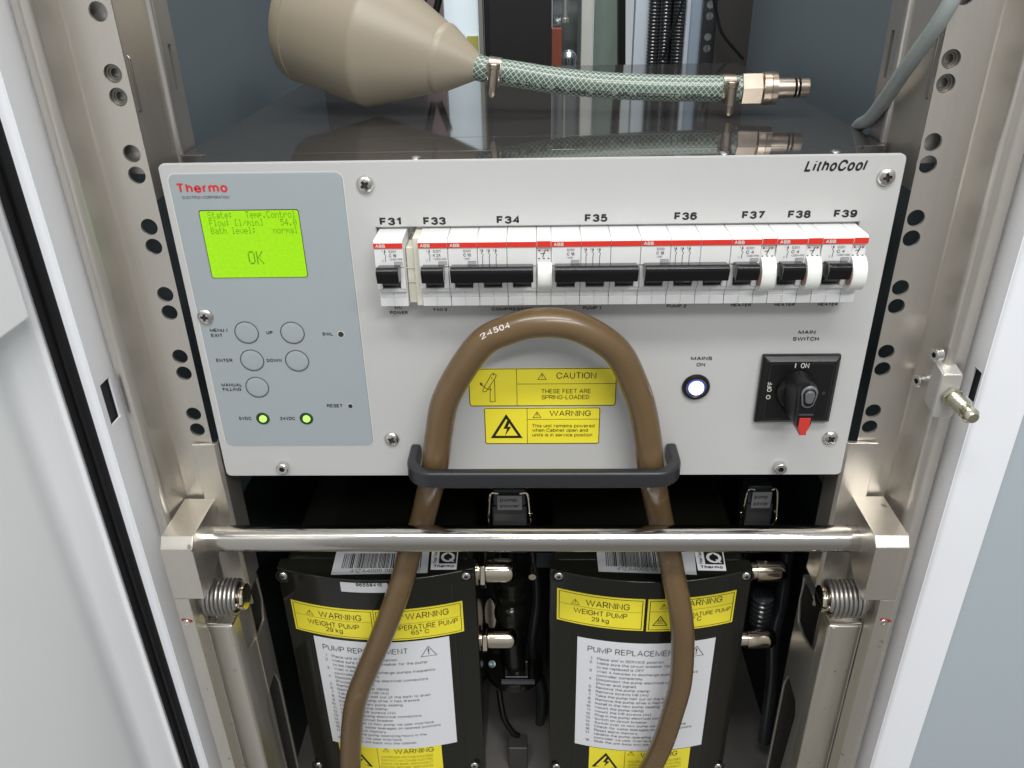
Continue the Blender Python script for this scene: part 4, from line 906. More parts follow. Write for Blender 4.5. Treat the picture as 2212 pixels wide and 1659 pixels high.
# ================================================================== PUMPS
PE = .030; BUL = .0155
def pump(name, label, exl, exr, topy, L):
    a = P(exl, topy, PE); b = P(exr, topy, PE); x0, x1 = a.x, b.x; zt = (a.z+b.z)/2; xc = (x0+x1)/2; hw = (x1-x0)/2; zbm = -.372
    th = thing('pump_unit', label, 'pump', (xc, .10, -.455), group='pumps side by side below the front panel')
    surf = lambda x: PE-BUL*(1-min(1, abs((x-xc)/hw))**2)
    def PP(px, py):
        p = P(px, py, PE-BUL)
        for _ in range(12): p = P(px, py, surf(p.x))
        return p
    N = 26
    xs_ = [x0+(x1-x0)*i/N for i in range(N+1)]
    fr = [(x, surf(x)) for x in xs_]
    # cover: curved plate with rim
    mb = MB(); mb.prism([(x, y, zbm) for x, y in fr]+[(x1, PE+.012, zbm), (x0, PE+.012, zbm)], (0, 0, zt-zbm))
    cov = mb.build('cover', pumpb_m, th, bevel=.0016, seg=3, angle=40)
    # raised centre field with vertical edges
    xa, xb = x0+.030, x1-.030; zf0, zf1 = zbm+.004, zt-.030
    # body behind
    mb = MB(); mb.box((x0+.003, PE+.0122, -.40), (x1-.003, .18, zt-.002)); 
    mb.build('pump_body', pumpb_m, th, bevel=.006, seg=3)
    mb = MB(); mb.lathe([(0, .066), (.012, .070), (.10, .070), (.105, .062)], (xc, .10, -.455), (0, 0, 1), 48); mb.build('pump_flange', pumpb_m, th)
    for px, py in L['screws']:
        c = PP(px, py); s_ = surf(c.x)
        mb = MB(); mb.lathe([(0, .0062), (.0012, .0062), (.0012, .0046), (.0002, .0044)], (c.x, s_-.0001, c.z), (0, -1, 0), 28, cap=False); mb.build('screw_boss', pumpb_m, cov)
        put('pan_head_screw', PAN, (c.x, s_-.0004, c.z), th, rot=random.random()*1.5, sc=.74)
    for px in L['ridge']:
        a_ = PP(*px[0]); 
        mb = MB(); mb.box((a_.x-.0009, surf(a_.x)-.0004, zbm+.006), (a_.x+.0009, surf(a_.x)+.002, a_.z)); mb.build('cover_rib', pumpb_m, cov, bevel=.0006, seg=2)
    lift = .0006
    def lab(name, q, m, border=None, eps=.0005, bm_=None, label=None, parent=th):
        TLp, TRp, BRp, BLp = [PP(*t) for t in q]
        xl_, xr_, zb_, zt_ = (TLp.x+BLp.x)/2, (TRp.x+BRp.x)/2, (BLp.z+BRp.z)/2, (TLp.z+TRp.z)/2
        w1 = lambda p, e=eps: Vector((p.x, surf(p.x)-e, p.z))
        mb = MB(); mb.grid((xl_, 0, zt_), (xr_, 0, zt_), (xr_, 0, zb_), (xl_, 0, zb_), 14, 1, warp=w1)
        # thickness: thin side walls
        mb.grid((xl_, 0, zt_), (xr_, 0, zt_), (xr_, 0, zb_), (xl_, 0, zb_), 14, 1, warp=lambda p: Vector((p.x, surf(p.x)-eps+.0003, p.z)))
        for (ax_, az_, bx_, bz_) in ((xl_, zt_, xr_, zt_), (xl_, zb_, xr_, zb_)):
            vs = []
            for i in range(15):
                x = ax_+(bx_-ax_)*i/14; vs += [(x, surf(x)-eps, az_), (x, surf(x)-eps+.0003, az_)]
            mb.add(vs, [(2*i, 2*i+2, 2*i+3, 2*i+1) for i in range(14)])
        o = mb.build(name, m, parent, label=label)
        return o, (xl_, xr_, zb_, zt_)
    e2 = .00062
    wt = lambda p: Vector((p.x, surf(p.x)-e2, p.z))
    def T(mb, s, xl_, yl_, xr_, yr_, hp, m=0, bold=0.):
        A = PP(xl_, yl_); B = PP(xr_, yr_); h = (P(xl_, yl_-hp, A.y)-P(xl_, yl_, A.y)).z; z = (A.z+B.z)/2
        text(mb, s, (A.x, 0, z), (B.x, 0, z), h, bold=bold, warp=wt, m=m)
    def outline(mb, r, ins, w, m=0):
        xl_, xr_, zb_, zt_ = r; xl_ += ins; xr_ -= ins; zb_ += ins; zt_ -= ins
        for z in (zb_, zt_): mb.strip((xl_, 0, z), (xr_, 0, z), w, (0, 0, 1), warp=wt, n=14, m=m)
        for x in (xl_, xr_): mb.strip((x, 0, zb_), (x, 0, zt_), w, (1, 0, 0), warp=wt, m=m)
    L['build'](T, lab, outline, PP, surf, wt, th, zt, (x0, x1))
    return th
STEPS = ['Place unit in SERVICE position', 'Make sure the circuit breaker for the pump', '-to be replaced is OFF', 'Wait 4 minutes to discharge pumps frequency', '-controller completely',
  'Disconnect the pump electrical connectors', '-(Power and signal)', 'Remove the pump clamp', 'Remove screws M6 (4x)', 'Take the pump half out of the bath to drain', 'Remove the pump after it has drained',
  'Install in the new pump sealing', 'Mount the pump clamp', 'Mount the M6 screws (4x)', 'Plug in the pump electrical connectors', 'Switch on circuit breaker', 'Switch over to new pump via user interface',
  'Check for water leakages on opened junctions', 'Reset alarm memory', 'Update the pump operating hours in the', '-controller via user interface', 'Slide the unit back into the cabinet']
def natural(s):
    vs, _ = glyphs(s, 0); return max(v[0] for v in vs)-min(v[0] for v in vs)
def steps(mb, PP, wt, ptl, pbl, pref):
    # ptl: left baseline of first line, pbl: left baseline of the last; pref: right end of line 15
    A = PP(*ptl); B = PP(*pbl); R_ = PP(*pref); k = (R_.x-B.x)/natural(STEPS[17]); n = 0; rows = len(STEPS); x = (A.x+B.x)/2
    for i, s in enumerate(STEPS):
        z = A.z+(B.z-A.z)*i/(rows-1); h = abs(A.z-B.z)/(rows-1)*.62; c = s.startswith('-'); s = s.lstrip('-')
        text(mb, s, (x, 0, z), (x+natural(s)*k, 0, z), h, warp=wt, m=0)
        if not c:
            n += 1; d = '%d.' % n; w = natural(d)*k; text(mb, d, (x-.0065-w+.003, 0, z), (x-.0065+.003, 0, z), h, warp=wt, m=0)
def hot(mb, c, s, warp):
    tri(mb, c, s, s*.06, 0, 0, warp)
    for i in (-1, 0, 1):
        x = c.x+i*s*.11; zz = [c.z-s*.12+s*.07*j for j in range(5)]
        for j in range(4): mb.strip((x+(.02*s if j % 2 else -.02*s), 0, zz[j]), (x+(-.02*s if j % 2 else .02*s), 0, zz[j+1]), s*.045, (1, 0, 0), warp=warp)
    mb.strip((c.x-s*.22, 0, c.z-s*.2), (c.x+s*.22, 0, c.z-s*.2), s*.05, (0, 0, 1), warp=warp)
def toplabels(th, zt, q, bars, num, numq, qq):
    z = zt+.0004
    C = [PZ(*t, z) for t in q]; mb = MB(); mb.prism([(v.x, v.y, z-.0003) for v in C], (0, 0, .0003)); o = mb.build('barcode_label', silv_m, th)
    mb = MB(); rnd = random.Random(5); A = PZ(*bars[0], z); B = PZ(*bars[1], z); Cc = PZ(*bars[2], z); D = PZ(*bars[3], z); t = 0.
    while t < .985:
        w = rnd.choice((.006, .006, .011, .017)); 
        p = [A.lerp(B, t), A.lerp(B, min(1, t+w)), D.lerp(Cc, min(1, t+w)), D.lerp(Cc, t)]
        mb.add([v+Vector((0, 0, .00015)) for v in p], [(3, 2, 1, 0)]); t += w+rnd.choice((.005, .007, .012))
    a = PZ(*numq[0], z); b = PZ(*numq[1], z); text(mb, num, a, b, .0042, upv=(0, 1, 0), off=(0, 0, .00015))
    mb.build('lettering', ink_m, o, smooth=False, recalc=False)
    C = [PZ(*t, z) for t in qq]; mb = MB(); mb.prism([(v.x, v.y, z-.0003) for v in C], (0, 0, .0003)); o = mb.build('quality_label', paper_m, th)
    TL_, TR_, BR_, BL_ = C; bl = lambda u, v: BL_.lerp(BR_, u).lerp(TL_.lerp(TR_, u), v)+Vector((0, 0, .00015))
    mb = MB(); sq = [bl(.30, .30), bl(.96, .30), bl(.96, .96), bl(.30, .96)]; mb.add(sq, [(0, 1, 2, 3)], 0)
    c0 = bl(.63, .64); R_ = (bl(.96, .64)-bl(.30, .64)).length*.40; n = 28; rx = (BR_-BL_).normalized(); ry = (TL_-BL_).normalized(); dz_ = Vector((0, 0, .0001))
    po = [c0+rx*R_*math.cos(2*math.pi*k/n)+ry*R_*1.05*math.sin(2*math.pi*k/n)+dz_ for k in range(n)]; pi_ = [c0+rx*R_*.60*math.cos(2*math.pi*k/n)+ry*R_*.66*math.sin(2*math.pi*k/n)+dz_ for k in range(n)]
    ringpts(mb, po, pi_, 1); mb.add([c0+rx*R_*a+ry*R_*b+dz_*1.5 for a, b in ((.15, -.35), (.4, -.35), (.95, -1.05), (.6, -1.05))], [(0, 3, 2, 1)], 1)
    mb.add([c0+rx*R_*a+ry*R_*b+dz_*2 for a, b in ((-.16, -.75), (.16, -.75), (.16, .6), (0, .9), (-.16, .6))], [(0, 1, 2, 3, 4)], 0)
    text(mb, 'Thermo', bl(.12, .08), bl(.90, .08), .0036, bold=.06, upv=(0, 1, 0), off=(0, 0, .0002), m=0)
    text(mb, 'Final Test', bl(.22, .32), bl(.22, .95), .0030, bold=.02, upv=-rx, off=(0, 0, .0002), m=0)
    mb.build('lettering', [ink_m, paper_m], o, smooth=False, recalc=False)
def build1(T, lab, outline, PP, surf, wt, th, zt, xr):
    toplabels(th, zt, [(728, 1187), (928, 1185), (923, 1237), (715, 1241)], [(745, 1196), (915, 1195), (912, 1227), (737, 1228)], '41ZA4005 06 22 0081', [(755, 1237.5), (905, 1236)], [(933, 1190), (990, 1189.5), (986, 1229.5), (930, 1230)])
    o, r = lab('number_label', [(735, 1256.5), (838, 1259), (838, 1279), (737, 1276.5)], paper_m); mb = MB(); T(mb, '96558415', 769, 1265, 826, 1266, 7, bold=.03); mb.build('lettering', ink_m, o, smooth=False, recalc=False)
    o, r = lab('weight_warning_label', [(630, 1299), (808, 1313), (808, 1376), (640, 1362)], yel_m); mb = MB(); outline(mb, r, .0018, .0005)
    T(mb, 'WARNING', 690, 1334, 781, 1337, 12.5); T(mb, 'WEIGHT PUMP', 667, 1349.5, 776, 1354, 10.5); T(mb, '29 kg', 705, 1363.5, 741, 1365, 9.5); c = PP(669, 1321); tri(mb, c, .0068, .0004, 0, 0, wt); excl(mb, c, .006, 0, 0, wt)
    c = PP(720, 1338); mb.strip((r[0]+.002, 0, c.z), (r[1]-.002, 0, c.z), .00025, (0, 0, 1), warp=wt, n=14); mb.build('lettering', inkb_m if False else ink_m, o, smooth=False, recalc=False)
    o, r = lab('temperature_warning_label', [(810, 1313), (1000, 1302), (1002, 1369), (809, 1377)], yel_m); mb = MB(); outline(mb, r, .0018, .0005)
    T(mb, 'WARNING', 876, 1333, 970, 1330, 13); T(mb, 'TEMPERATURE PUMP', 832, 1357, 990, 1349.5, 11); T(mb, '65° C', 889, 1368.5, 928, 1367.5, 9); T(mb, '99 4591', 980, 1312, 984, 1311, 20) if False else None
    c = PP(862, 1325); tri(mb, c, .0068, .0004, 0, 0, wt); excl(mb, c, .006, 0, 0, wt); c = PP(960, 1336); mb.strip((r[0]+.002, 0, c.z), (r[1]-.002, 0, c.z), .00025, (0, 0, 1), warp=wt, n=14); mb.build('lettering', ink_m, o, smooth=False, recalc=False)
    o, r = lab('instruction_sheet', [(681, 1372), (974, 1374), (984, 1603), (716, 1598)], paper_m); mb = MB()
    T(mb, 'PUMP REPLACEMENT', 699, 1403.5, 881, 1408, 11.5); c = PP(926, 1405); tri(mb, c, .0140, .0006, 0, 0, wt); excl(mb, c, .0125, 0, 0, wt)
    steps(mb, PP, wt, (722, 1419), (744, 1596), (948, 1569)); mb.build('lettering', inkg_m, o, smooth=False, recalc=False)
    o, r = lab('voltage_warning_label', [(735, 1606), (953, 1605), (958, 1662), (740, 1664)], yel_m); mb = MB()
    T(mb, 'WARNING', 852, 1624.5, 938, 1624, 10); c = PP(834, 1619); tri(mb, c, .0064, .0004, 0, 0, wt); excl(mb, c, .0056, 0, 0, wt)
    c = PP(818, 1640); mb.strip((c.x, 0, r[2]), (c.x, 0, r[3]), .0004, (1, 0, 0), warp=wt); c = PP(777, 1636); tri(mb, c, .0240, .0021, 0, 0, wt); boltsym(mb, c, .022, 0, 0, wt)
    for i, s in enumerate(('HAZARDOUS VOLTAGE ENCLOSED', 'CONTACT MAY CAUSE ELECTRIC', 'SHOCK OR BURN. DISCONNECT', 'POWER BEFORE SERVICING')): T(mb, s, 824, 1634+i*7.3, 936, 1633+i*7.3, 4.5, m=1)
    mb.build('lettering', [ink_m, inkb_m], o, smooth=False, recalc=False)
def build2(T, lab, outline, PP, surf, wt, th, zt, xr):
    toplabels(th, zt, [(1288, 1186), (1499, 1187), (1505, 1241), (1293, 1234)], [(1307, 1190), (1475, 1191), (1480, 1228), (1310, 1223)], '41ZA4005 06 8 0065', [(1333, 1232), (1475, 1234.5)], [(1500, 1190), (1562, 1191), (1569, 1232.5), (1508, 1231.5)])
    o, r = lab('weight_warning_label', [(1203, 1275), (1394, 1288), (1390, 1357), (1203, 1341)], yel_m); mb = MB(); outline(mb, r, .0018, .0006)
    T(mb, 'WARNING', 1265, 1311, 1360, 1313, 13); T(mb, 'WEIGHT PUMP', 1239, 1326, 1355, 1331, 11); T(mb, '29 kg', 1277, 1342, 1315, 1343.5, 9.5); c = PP(1243, 1298); tri(mb, c, .0070, .0004, 0, 0, wt); excl(mb, c, .006, 0, 0, wt)
    c = PP(1300, 1316); mb.strip((r[0]+.002, 0, c.z), (r[1]-.002, 0, c.z), .00025, (0, 0, 1), warp=wt, n=14); mb.build('lettering', ink_m, o, smooth=False, recalc=False)
    o, r = lab('temperature_warning_label', [(1401, 1290), (1590, 1278), (1581, 1347), (1396, 1358)], yel_m); mb = MB(); outline(mb, r, .0018, .0006)
    T(mb, 'WARNING', 1466, 1308.5, 1559, 1301, 13); T(mb, 'TEMPERATURE PUMP', 1450, 1330, 1577, 1322, 9); T(mb, '65° C', 1478, 1342, 1514, 1340, 9.5); c = PP(1426, 1340); hot(mb, c, .0125, wt)
    c = PP(1434, 1309); tri(mb, c, .0068, .0004, 0, 0, wt); excl(mb, c, .006, 0, 0, wt); c = PP(1500, 1315.5); mb.strip((r[0]+.002, 0, c.z), (r[1]-.002, 0, c.z), .0003, (0, 0, 1), warp=wt, n=14); mb.build('lettering', ink_m, o, smooth=False, recalc=False)
    o, r = lab('instruction_sheet', [(1249, 1373), (1547, 1378), (1513, 1608), (1240, 1603)], paper_m); mb = MB()
    T(mb, 'PUMP REPLACEMENT', 1269, 1407, 1466, 1412, 12); c = PP(1504, 1405); tri(mb, c, .0140, .0006, 0, 0, wt); excl(mb, c, .0125, 0, 0, wt)
    steps(mb, PP, wt, (1289, 1424), (1283, 1601), (1494, 1569)); mb.build('lettering', inkg_m, o, smooth=False, recalc=False)
    o, r = lab('voltage_warning_label', [(1272, 1612), (1489, 1614), (1486, 1668), (1272, 1668)], yel_m); mb = MB()
    T(mb, 'WARNING', 1383, 1633, 1462, 1632, 10); c = PP(1363, 1626); tri(mb, c, .0064, .0004, 0, 0, wt); excl(mb, c, .0056, 0, 0, wt)
    c = PP(1349, 1640); mb.strip((c.x, 0, r[2]), (c.x, 0, r[3]), .0004, (1, 0, 0), warp=wt); c = PP(1308, 1642); tri(mb, c, .0250, .0021, 0, 0, wt); boltsym(mb, c, .023, 0, 0, wt)
    for i, s in enumerate(('HAZARDOUS VOLTAGE ENCLOSED', 'CONTACT MAY CAUSE ELECTRIC', 'SHOCK OR BURN. DISCONNECT')): T(mb, s, 1356, 1643+i*7.3, 1470, 1642+i*7.3, 4.5, m=1)
    mb.build('lettering', [ink_m, inkb_m], o, smooth=False, recalc=False)
p1 = pump('pump_unit', 'left black pump carrying the small white number sticker 96558415', 596, 1026, 1226, dict(screws=[(612, 1243), (1007, 1243), (688, 1652), (1025, 1652)], ridge=[[(667, 1345)], [(977, 1260)]], build=build1))
p2 = pump('pump_unit', 'right black pump with barcode label but no small number sticker', 1187, 1628, 1229, dict(screws=[(1207, 1243), (1612, 1243), (1202, 1655), (1551, 1655)], ridge=[[(1243, 1280)], [(1566, 1270)]], build=build2))
def fitting(px0, px1, py, dia_px, y, parent, flange=True, far=0):
    a = P(px0, py, y); b = P(px1, py, y); r = (P(px0, py-dia_px/2, y)-a).z*.88; L = b.x-a.x
    mb = MB(); mb.lathe([(-.012, r*.8), (0, r*.8), (0, r*1.0), (L-r*.9, r)]+[(L-r*.9+r*.9*math.sin(t), r*(math.cos(t)**.55)) for t in [math.radians(d) for d in range(12, 90, 12)]]+[(L, .0001)], (a.x, y, a.z), (1, 0, 0), 32, m=0)
    o = mb.build('pipe_fitting', nickel_m, parent)
    if flange:
        mb = MB(); mb.lathe([(0, r*1.45), (.0008, r*1.55), (.0042, r*1.55), (.0052, r*1.4)], (a.x-.0055, y, a.z), (1, 0, 0), 6, rot=.4); mb.lathe([(0, r*1.25), (.0035, r*1.25)], (a.x-.010, y, a.z), (1, 0, 0), 24); mb.build('flange_nut', nickel_m, o, bevel=.0003, seg=1)
fitting(1052, 1114, 1232, 46, .052, p1); fitting(1056, 1116, 1378, 36, .050, p1)
fitting(1633, 1702, 1233, 40, .060, p2, False); fitting(1612, 1675, 1378, 37, .056, p2, False)
# ribbed black hose connectors beside the right pump
for px, py0, py1, r in ((1648, 1285, 1345, .010),):
    y = .075; a = P(px, py0, y); b = P(px-8, py1, y); d = (b-a).normalized(); Lq = (b-a).length; prof = [(0, r)]
    for k in range(6): prof += [(Lq*k/6, r*.85), (Lq*(k+.2)/6, r), (Lq*(k+.7)/6, r), (Lq*(k+.9)/6, r*.85)]
    mb = MB(); mb.lathe(prof[1:], a, d, 24); mb.build('ribbed_connector', corr_m, p2, angle=50)
# ================================================================== power connectors
def connector(px0, px1, py0, py1, y, label, tilt=0):
    a = P(px0, py1, y); b = P(px1, py0, y); x0, x1, z0, z1 = a.x, b.x, a.z, b.z; xc = (x0+x1)/2; w = x1-x0
    t = thing('power_connector', label, 'connector', (xc, y+.01, z0-.02), group='pump power connectors behind the bar')
    gm = mat('connector_grey', (.05, .055, .055), .4, .3, var=.1)
    mb = MB(); mb.box((x0, y, z0-.03), (x1, y+.024, z0+.6*(z1-z0))); mb.prism([(x0+.001, y+.001, z0+.6*(z1-z0)+.0003), (x0+.001, y+.023, z0+.6*(z1-z0)+.0003), (x0+.001, y+.023, z1-.002), (x0+.001, y+.006, z1)], (w-.002, 0, 0))
    mb.build('connector_hood', gm, t, bevel=.0015, seg=2)
    za = z0+.52*(z1-z0); zb = z1-.002
    mb = MB(); mb.box((x0+w*.16, y-.0006, za), (x1-w*.14, y-.0002, zb)); o = mb.build('name_label', mat('connector_label', (.27, .275, .275), .4), t)
    mb = MB(); h = (zb-za); k = (x1-x0)
    text(mb, 'pump', (x0+k*.24, y-.0007, za+h*.60), (x0+k*.72, y-.0007, za+h*.60), h*.24, bold=.02); text(mb, 'power', (x0+k*.24, y-.0007, za+h*.18), (x0+k*.78, y-.0007, za+h*.18), h*.24, bold=.02)
    mb.build('lettering', ink_m, o, smooth=False, recalc=False)
    for s in (-1, 1):
        xx = xc+s*(w/2+.0015); mb = MB(); pts = catmull([(xc+s*w*.30, y-.001, z1+.001), (xx-s*.001, y-.001, z1), (xx+s*.001, y-.002, z0+.5*(z1-z0)), (xx+s*.0018, y-.001, z0+.2*(z1-z0)), (xx, y+.006, z0-.004)], 6)
        mb.tube(pts, .0011, 8); mb.build('locking_lever', nickel_m, t)
        mb = MB(); mb.lathe([(0, .0030), (.002, .0030)], (xx+s*.0005, y+.004, z0+.30*(z1-z0)), (s, 0, 0), 14); mb.build('lever_pivot', nickel_m, t)
    mb = MB(); mb.box((x0+.002, y-.0004, z0+.16*(z1-z0)), (x1-.002, y-.0001, z0+.40*(z1-z0))); mb.build('type_plate', mat('connector_plate', (.075, .08, .08), .35, .4), t)
    mb = MB(); gy = catmull([(xc, y+.012, z0-.03), (xc-.002, y+.03, z0-.06), (xc-.01, y+.08, z0-.09)], 6); mb.tube(gy, .006, 14); mb.build('connector_cable', gasket_m, t)
connector(1064, 1138, 1066, 1137, .085, 'pump power plug hanging behind the bar just right of the left hose leg')
connector(1606, 1677, 1058, 1137, .085, 'pump power plug hanging behind the bar near the right upright')
# ================================================================== between the pumps
vt = thing('drain_valve', 'black glossy elbow valve on a round flange between the two pumps', 'valve', (P(1100, 1450, .13).x, .14, P(1100, 1450, .13).z-.01))
y = .105
c = P(1103, 1322, y); mb = MB(); mb.lathe([(-.016+.016*(1-math.cos(t)), .0160*math.sin(t)) for t in [math.radians(d) for d in range(10, 180, 12)]], (c.x, y, c.z), (0, -.3, 1), 28); mb.build('elbow', pumpb_m, vt)
d = P(1105, 1292, y); mb = MB(); mb.lathe([(0, .0130), (.0008, .0138), (.0065, .0138), (.0075, .0125)], (d.x, y+.003, d.z-.003), (0, 0, 1), 6); mb.lathe([(.0076, .0115), (.020, .0115), (.021, .0135), (.026, .0135)], (d.x, y+.003, d.z-.003), (0, 0, 1), 24); mb.build('valve_nut', pumpb_m, vt)
b0 = P(1108, 1362, y); mb = MB(); mb.tube(catmull([(c.x, y+.004, c.z-.008), (b0.x, y+.008, b0.z), (b0.x-.001, y+.012, b0.z-.02), (b0.x, y+.02, P(1105, 1432, y+.02).z)], 6), .0115, 20); mb.build('valve_pipe', pumpb_m, vt)
f = P(1108, 1462, .115); mb = MB(); mb.lathe([(-.008, .030), (-.006, .0305), (0, .0305), (.002, .029), (.0021, .012)], (f.x+.001, .140, f.z-.010), (0, 0, 1), 48); mb.build('round_flange', pumpb_m, vt)
mb = MB(); fb = P(1116, 1445, .125); mb.box((fb.x-.012, .118, fb.z-.010), (fb.x+.012, .142, fb.z-.004)); mb.box((fb.x-.012, .118, fb.z-.0038), (fb.x-.009, .142, fb.z+.018)); mb.box((fb.x+.009, .118, fb.z-.0038), (fb.x+.012, .142, fb.z+.018)); mb.build('square_flange', mat('flange_dark', (.06, .065, .066), .3, .6, var=.1), vt, bevel=.0006, seg=1)
mb = MB(); mb.lathe([(0, .0070), (.012, .0070), (.012, .0045), (.026, .0040)], (fb.x, .127, fb.z-.003), (0, 0, 1), 20); mb.build('valve_stem', nickel2_m, vt)
g = P(1119, 1474, .108); mb = MB(); mb.box((g.x-.0170, .1075, g.z-.0022), (g.x+.0170, .110, g.z+.0022)); mb.build('type_label', mat('label_grey', (.14, .135, .15), .5), vt)
rg = P(1063, 1436, .112); mb = MB(); mb.lathe([(0, .0036), (.003, .0036), (.0032, .0022), (.0008, .0020), (.0006, .0001)], (rg.x, .113, rg.z), (0, -.7, .7), 20, cap=False); mb.build('flange_screw', mat('zinc_blue', (.10, .14, .15), .3, .5), vt)
ps = thing('bracket_post', 'short dark grey upright post between the pump bases', 'post', (P(1118, 1659, .10).x, .10, -.455))
a = P(1098, 1616, .10); b = P(1139, 1616, .10); mb = MB(); mb.box((a.x, .10, -.454), (b.x, .118, a.z)); mb.build('post', mat('post_grey', (.085, .083, .078), .45, .4, var=.1), ps, bevel=.0008, seg=1)
mb = MB(); pts = catmull([P(1078, 1490, .14), P(1082, 1520, .13), P(1090, 1555, .12), P(1108, 1582, .115), P(1120, 1590, .115)], 8); mb.tube(pts, [.0032]*len(pts), 12)
tag(mb.build('sensor_cable', gasket_m), 'thin black cable hanging between the two pumps', 'cable')
hg = thing('chrome_latch', 'chrome wire latch behind the bar between the pumps', 'latch', P(1150, 1250, .10))
for dx in (0, 45):
    mb = MB(); mb.tube(catmull([P(1148+dx, 1195, .10), P(1152+dx, 1210, .098), P(1149+dx, 1228, .10), P(1151+dx, 1246, .10)], 5), .0013, 8); q_ = P(1150+dx, 1242, .099); mb.lathe([(0, .0035), (.003, .0035)], q_, (0, -1, 0), 12); mb.build('latch_wire', nickel_m, hg)
mb = MB(); q_ = P(1176, 1212, .11); mb.box((q_.x-.008, .112, q_.z-.010), (q_.x+.008, .125, q_.z+.008)); mb.build('latch_body', mat('latch_dark', (.03, .045, .05), .25, .3), hg, bevel=.001)
# ================================================================== BACKGROUND behind the housing
def vbox(name, m, xl_, xr_, y, label, cat, py=60, z0=.10, z1=None, depth=.02, group=None, bevel=.001, lean=0.):
    a = P(xl_, py, y); b = P(xr_, py, y); z1 = z1 or ZH-.02; mb = MB()
    mb.prism([(a.x, y, z0), (b.x, y, z0), (b.x, y+depth, z0), (a.x, y+depth, z0)], (lean, 0, z1-z0))
    return tag(mb.build(name, m, bevel=bevel), label, cat, group)
wall = MB(); wall.box((-1.6, 2.2, -.62), (1.6, 2.25, 2.4)); wall.build('room_wall', mat('room_wall_pale', (.50, .54, .56), .8, var=.05, vscale=3), kind='structure')
vbox('dark_back_panel', bdark_m, 380, 908, .60, 'dark panel at the rear left behind the funnel', 'panel')
vbox('mauve_panel', pink_m, 912, 958, .66, 'narrow mauve-grey panel beside the top of the funnel', 'panel')
rw = thing('rear_window', 'pale cyan rear window with thin light frame right of the funnel', 'window', (P(1000, 60, .70).x, .70, .1))
o_ = vbox('pane', bwhite_m, 960, 1034, .70, '', '', depth=.004); del o_['label'], o_['category']; par(o_, rw)
yb_ = P(1022, 92, .695); mb = MB(); mb.box((yb_.x-.008, .694, .16), (yb_.x+.007, .698, yb_.z+.008)); tag(mb.build('yellow_strip', mat('far_yellow', (.55, .52, .12), .5)), 'small yellow-green strip low on the pale pane', 'strip')
o_ = vbox('frame', mat('far_frame', (.42, .42, .38), .4, .3), 1034, 1044, .68, '', ''); del o_['label'], o_['category']; par(o_, rw)
vbox('pane_edge', bdark_m, 1046, 1058, .69, 'narrow dark strip between light frame and black panel', 'strip')
vbox('black_back_panel', mat('far_black', (.006, .006, .006), .7), 1058, 1192, .62, 'wide black panel behind the green hose', 'panel')
vbox('orange_tag', orange_m, 1192, 1214, .76, 'orange-red strip right of the black panel', 'strip', z1=P(1200, 62, .76).z)
vbox('grey_glass', glass_m, 1193, 1256, .80, 'grey reflective pane behind the bright dome', 'pane', depth=.004)
vbox('cream_post', mat('far_cream', (.74, .75, .70), .5, var=.08), 1256, 1281, .74, 'cream upright strip behind the green hose', 'post')
vbox('green_sheet', bgreen_m, 1283, 1347, .78, 'mottled green plastic sheet at the rear', 'sheet', depth=.004)
t = thing('chrome_dome', 'bright shiny dome standing at the rear edge of the housing', 'dome', P(1228, 128, .56)); c = P(1229, 118, .56); mb = MB()
mb.lathe([(-.020, .0085), (-.004, .0085), (0, .0092)]+[(.0095*math.sin(a_), .0092*math.cos(a_)) for a_ in [math.radians(d) for d in range(10, 88, 10)]]+[(.0096, .0001)], (c.x, .56, c.z-.004), (0, 0, 1), 28); mb.build('dome_cap', mat('dome_bright', (.85, .88, .90), .12, .95), t)
c2 = P(1221, 48, .58); mb = MB(); mb.lathe([(0, .0045), (.004, .0045), (.005, .003), (.20, .003)], (c2.x, .58, c2.z), (0, 0, 1), 16); tag(mb.build('metal_rod', mat('far_rod', (.5, .5, .46), .3, .7)), 'slim metal rod with rounded end above the dome', 'rod')
vbox('black_rubber_strip', gasket_m, 1346, 1362, .66, 'black strip leaning right beside the pale post', 'strip', lean=-.028)
vbox('pale_post', mat('far_pale_blue', (.66, .74, .82), .5, var=.04), 1371, 1402, .64, 'pale blue-white upright post left of the conduits', 'post')
vbox('blue_post', bblue_m, 1487, 1514, .62, 'light blue upright post left of the perforated rail', 'post')
a = P(1481, 60, .615); b = P(1489, 60, .615); mb = MB(); mb.box((a.x, .615, .1), (b.x, .64, ZH-.02)); tag(mb.build('post_edge', mat('far_pale_blue', (.50, .57, .66))), 'bright left edge strip of the blue post', 'strip')
vbox('conduit_gap_shade', mat('far_black', (.006, .006, .006)), 1403, 1480, .70, 'black sheet standing in for the dark gap behind the corrugated conduits', 'panel')  # added black sheet, paints the darkness between the conduits
for i, (px, r, lb) in enumerate(((1412, .0075, 'corrugated black conduit next to the pale post'), (1437, .0065, 'corrugated black conduit in the middle of three'), (1467, .0085, 'corrugated black conduit next to the blue post'))):
    c = P(px, 60, .63); prof = []
    for k in range(150): z = .15+k*.004; prof += [(z, r*.82), (z+.0012, r), (z+.0028, r), (z+.0038, r*.82)]
    mb = MB(); mb.lathe(prof, (c.x, .63, 0), (0, 0, 1), 14, cap=False); tag(mb.build('conduit', corr_m, angle=60), lb, 'conduit', 'corrugated conduits at the rear')
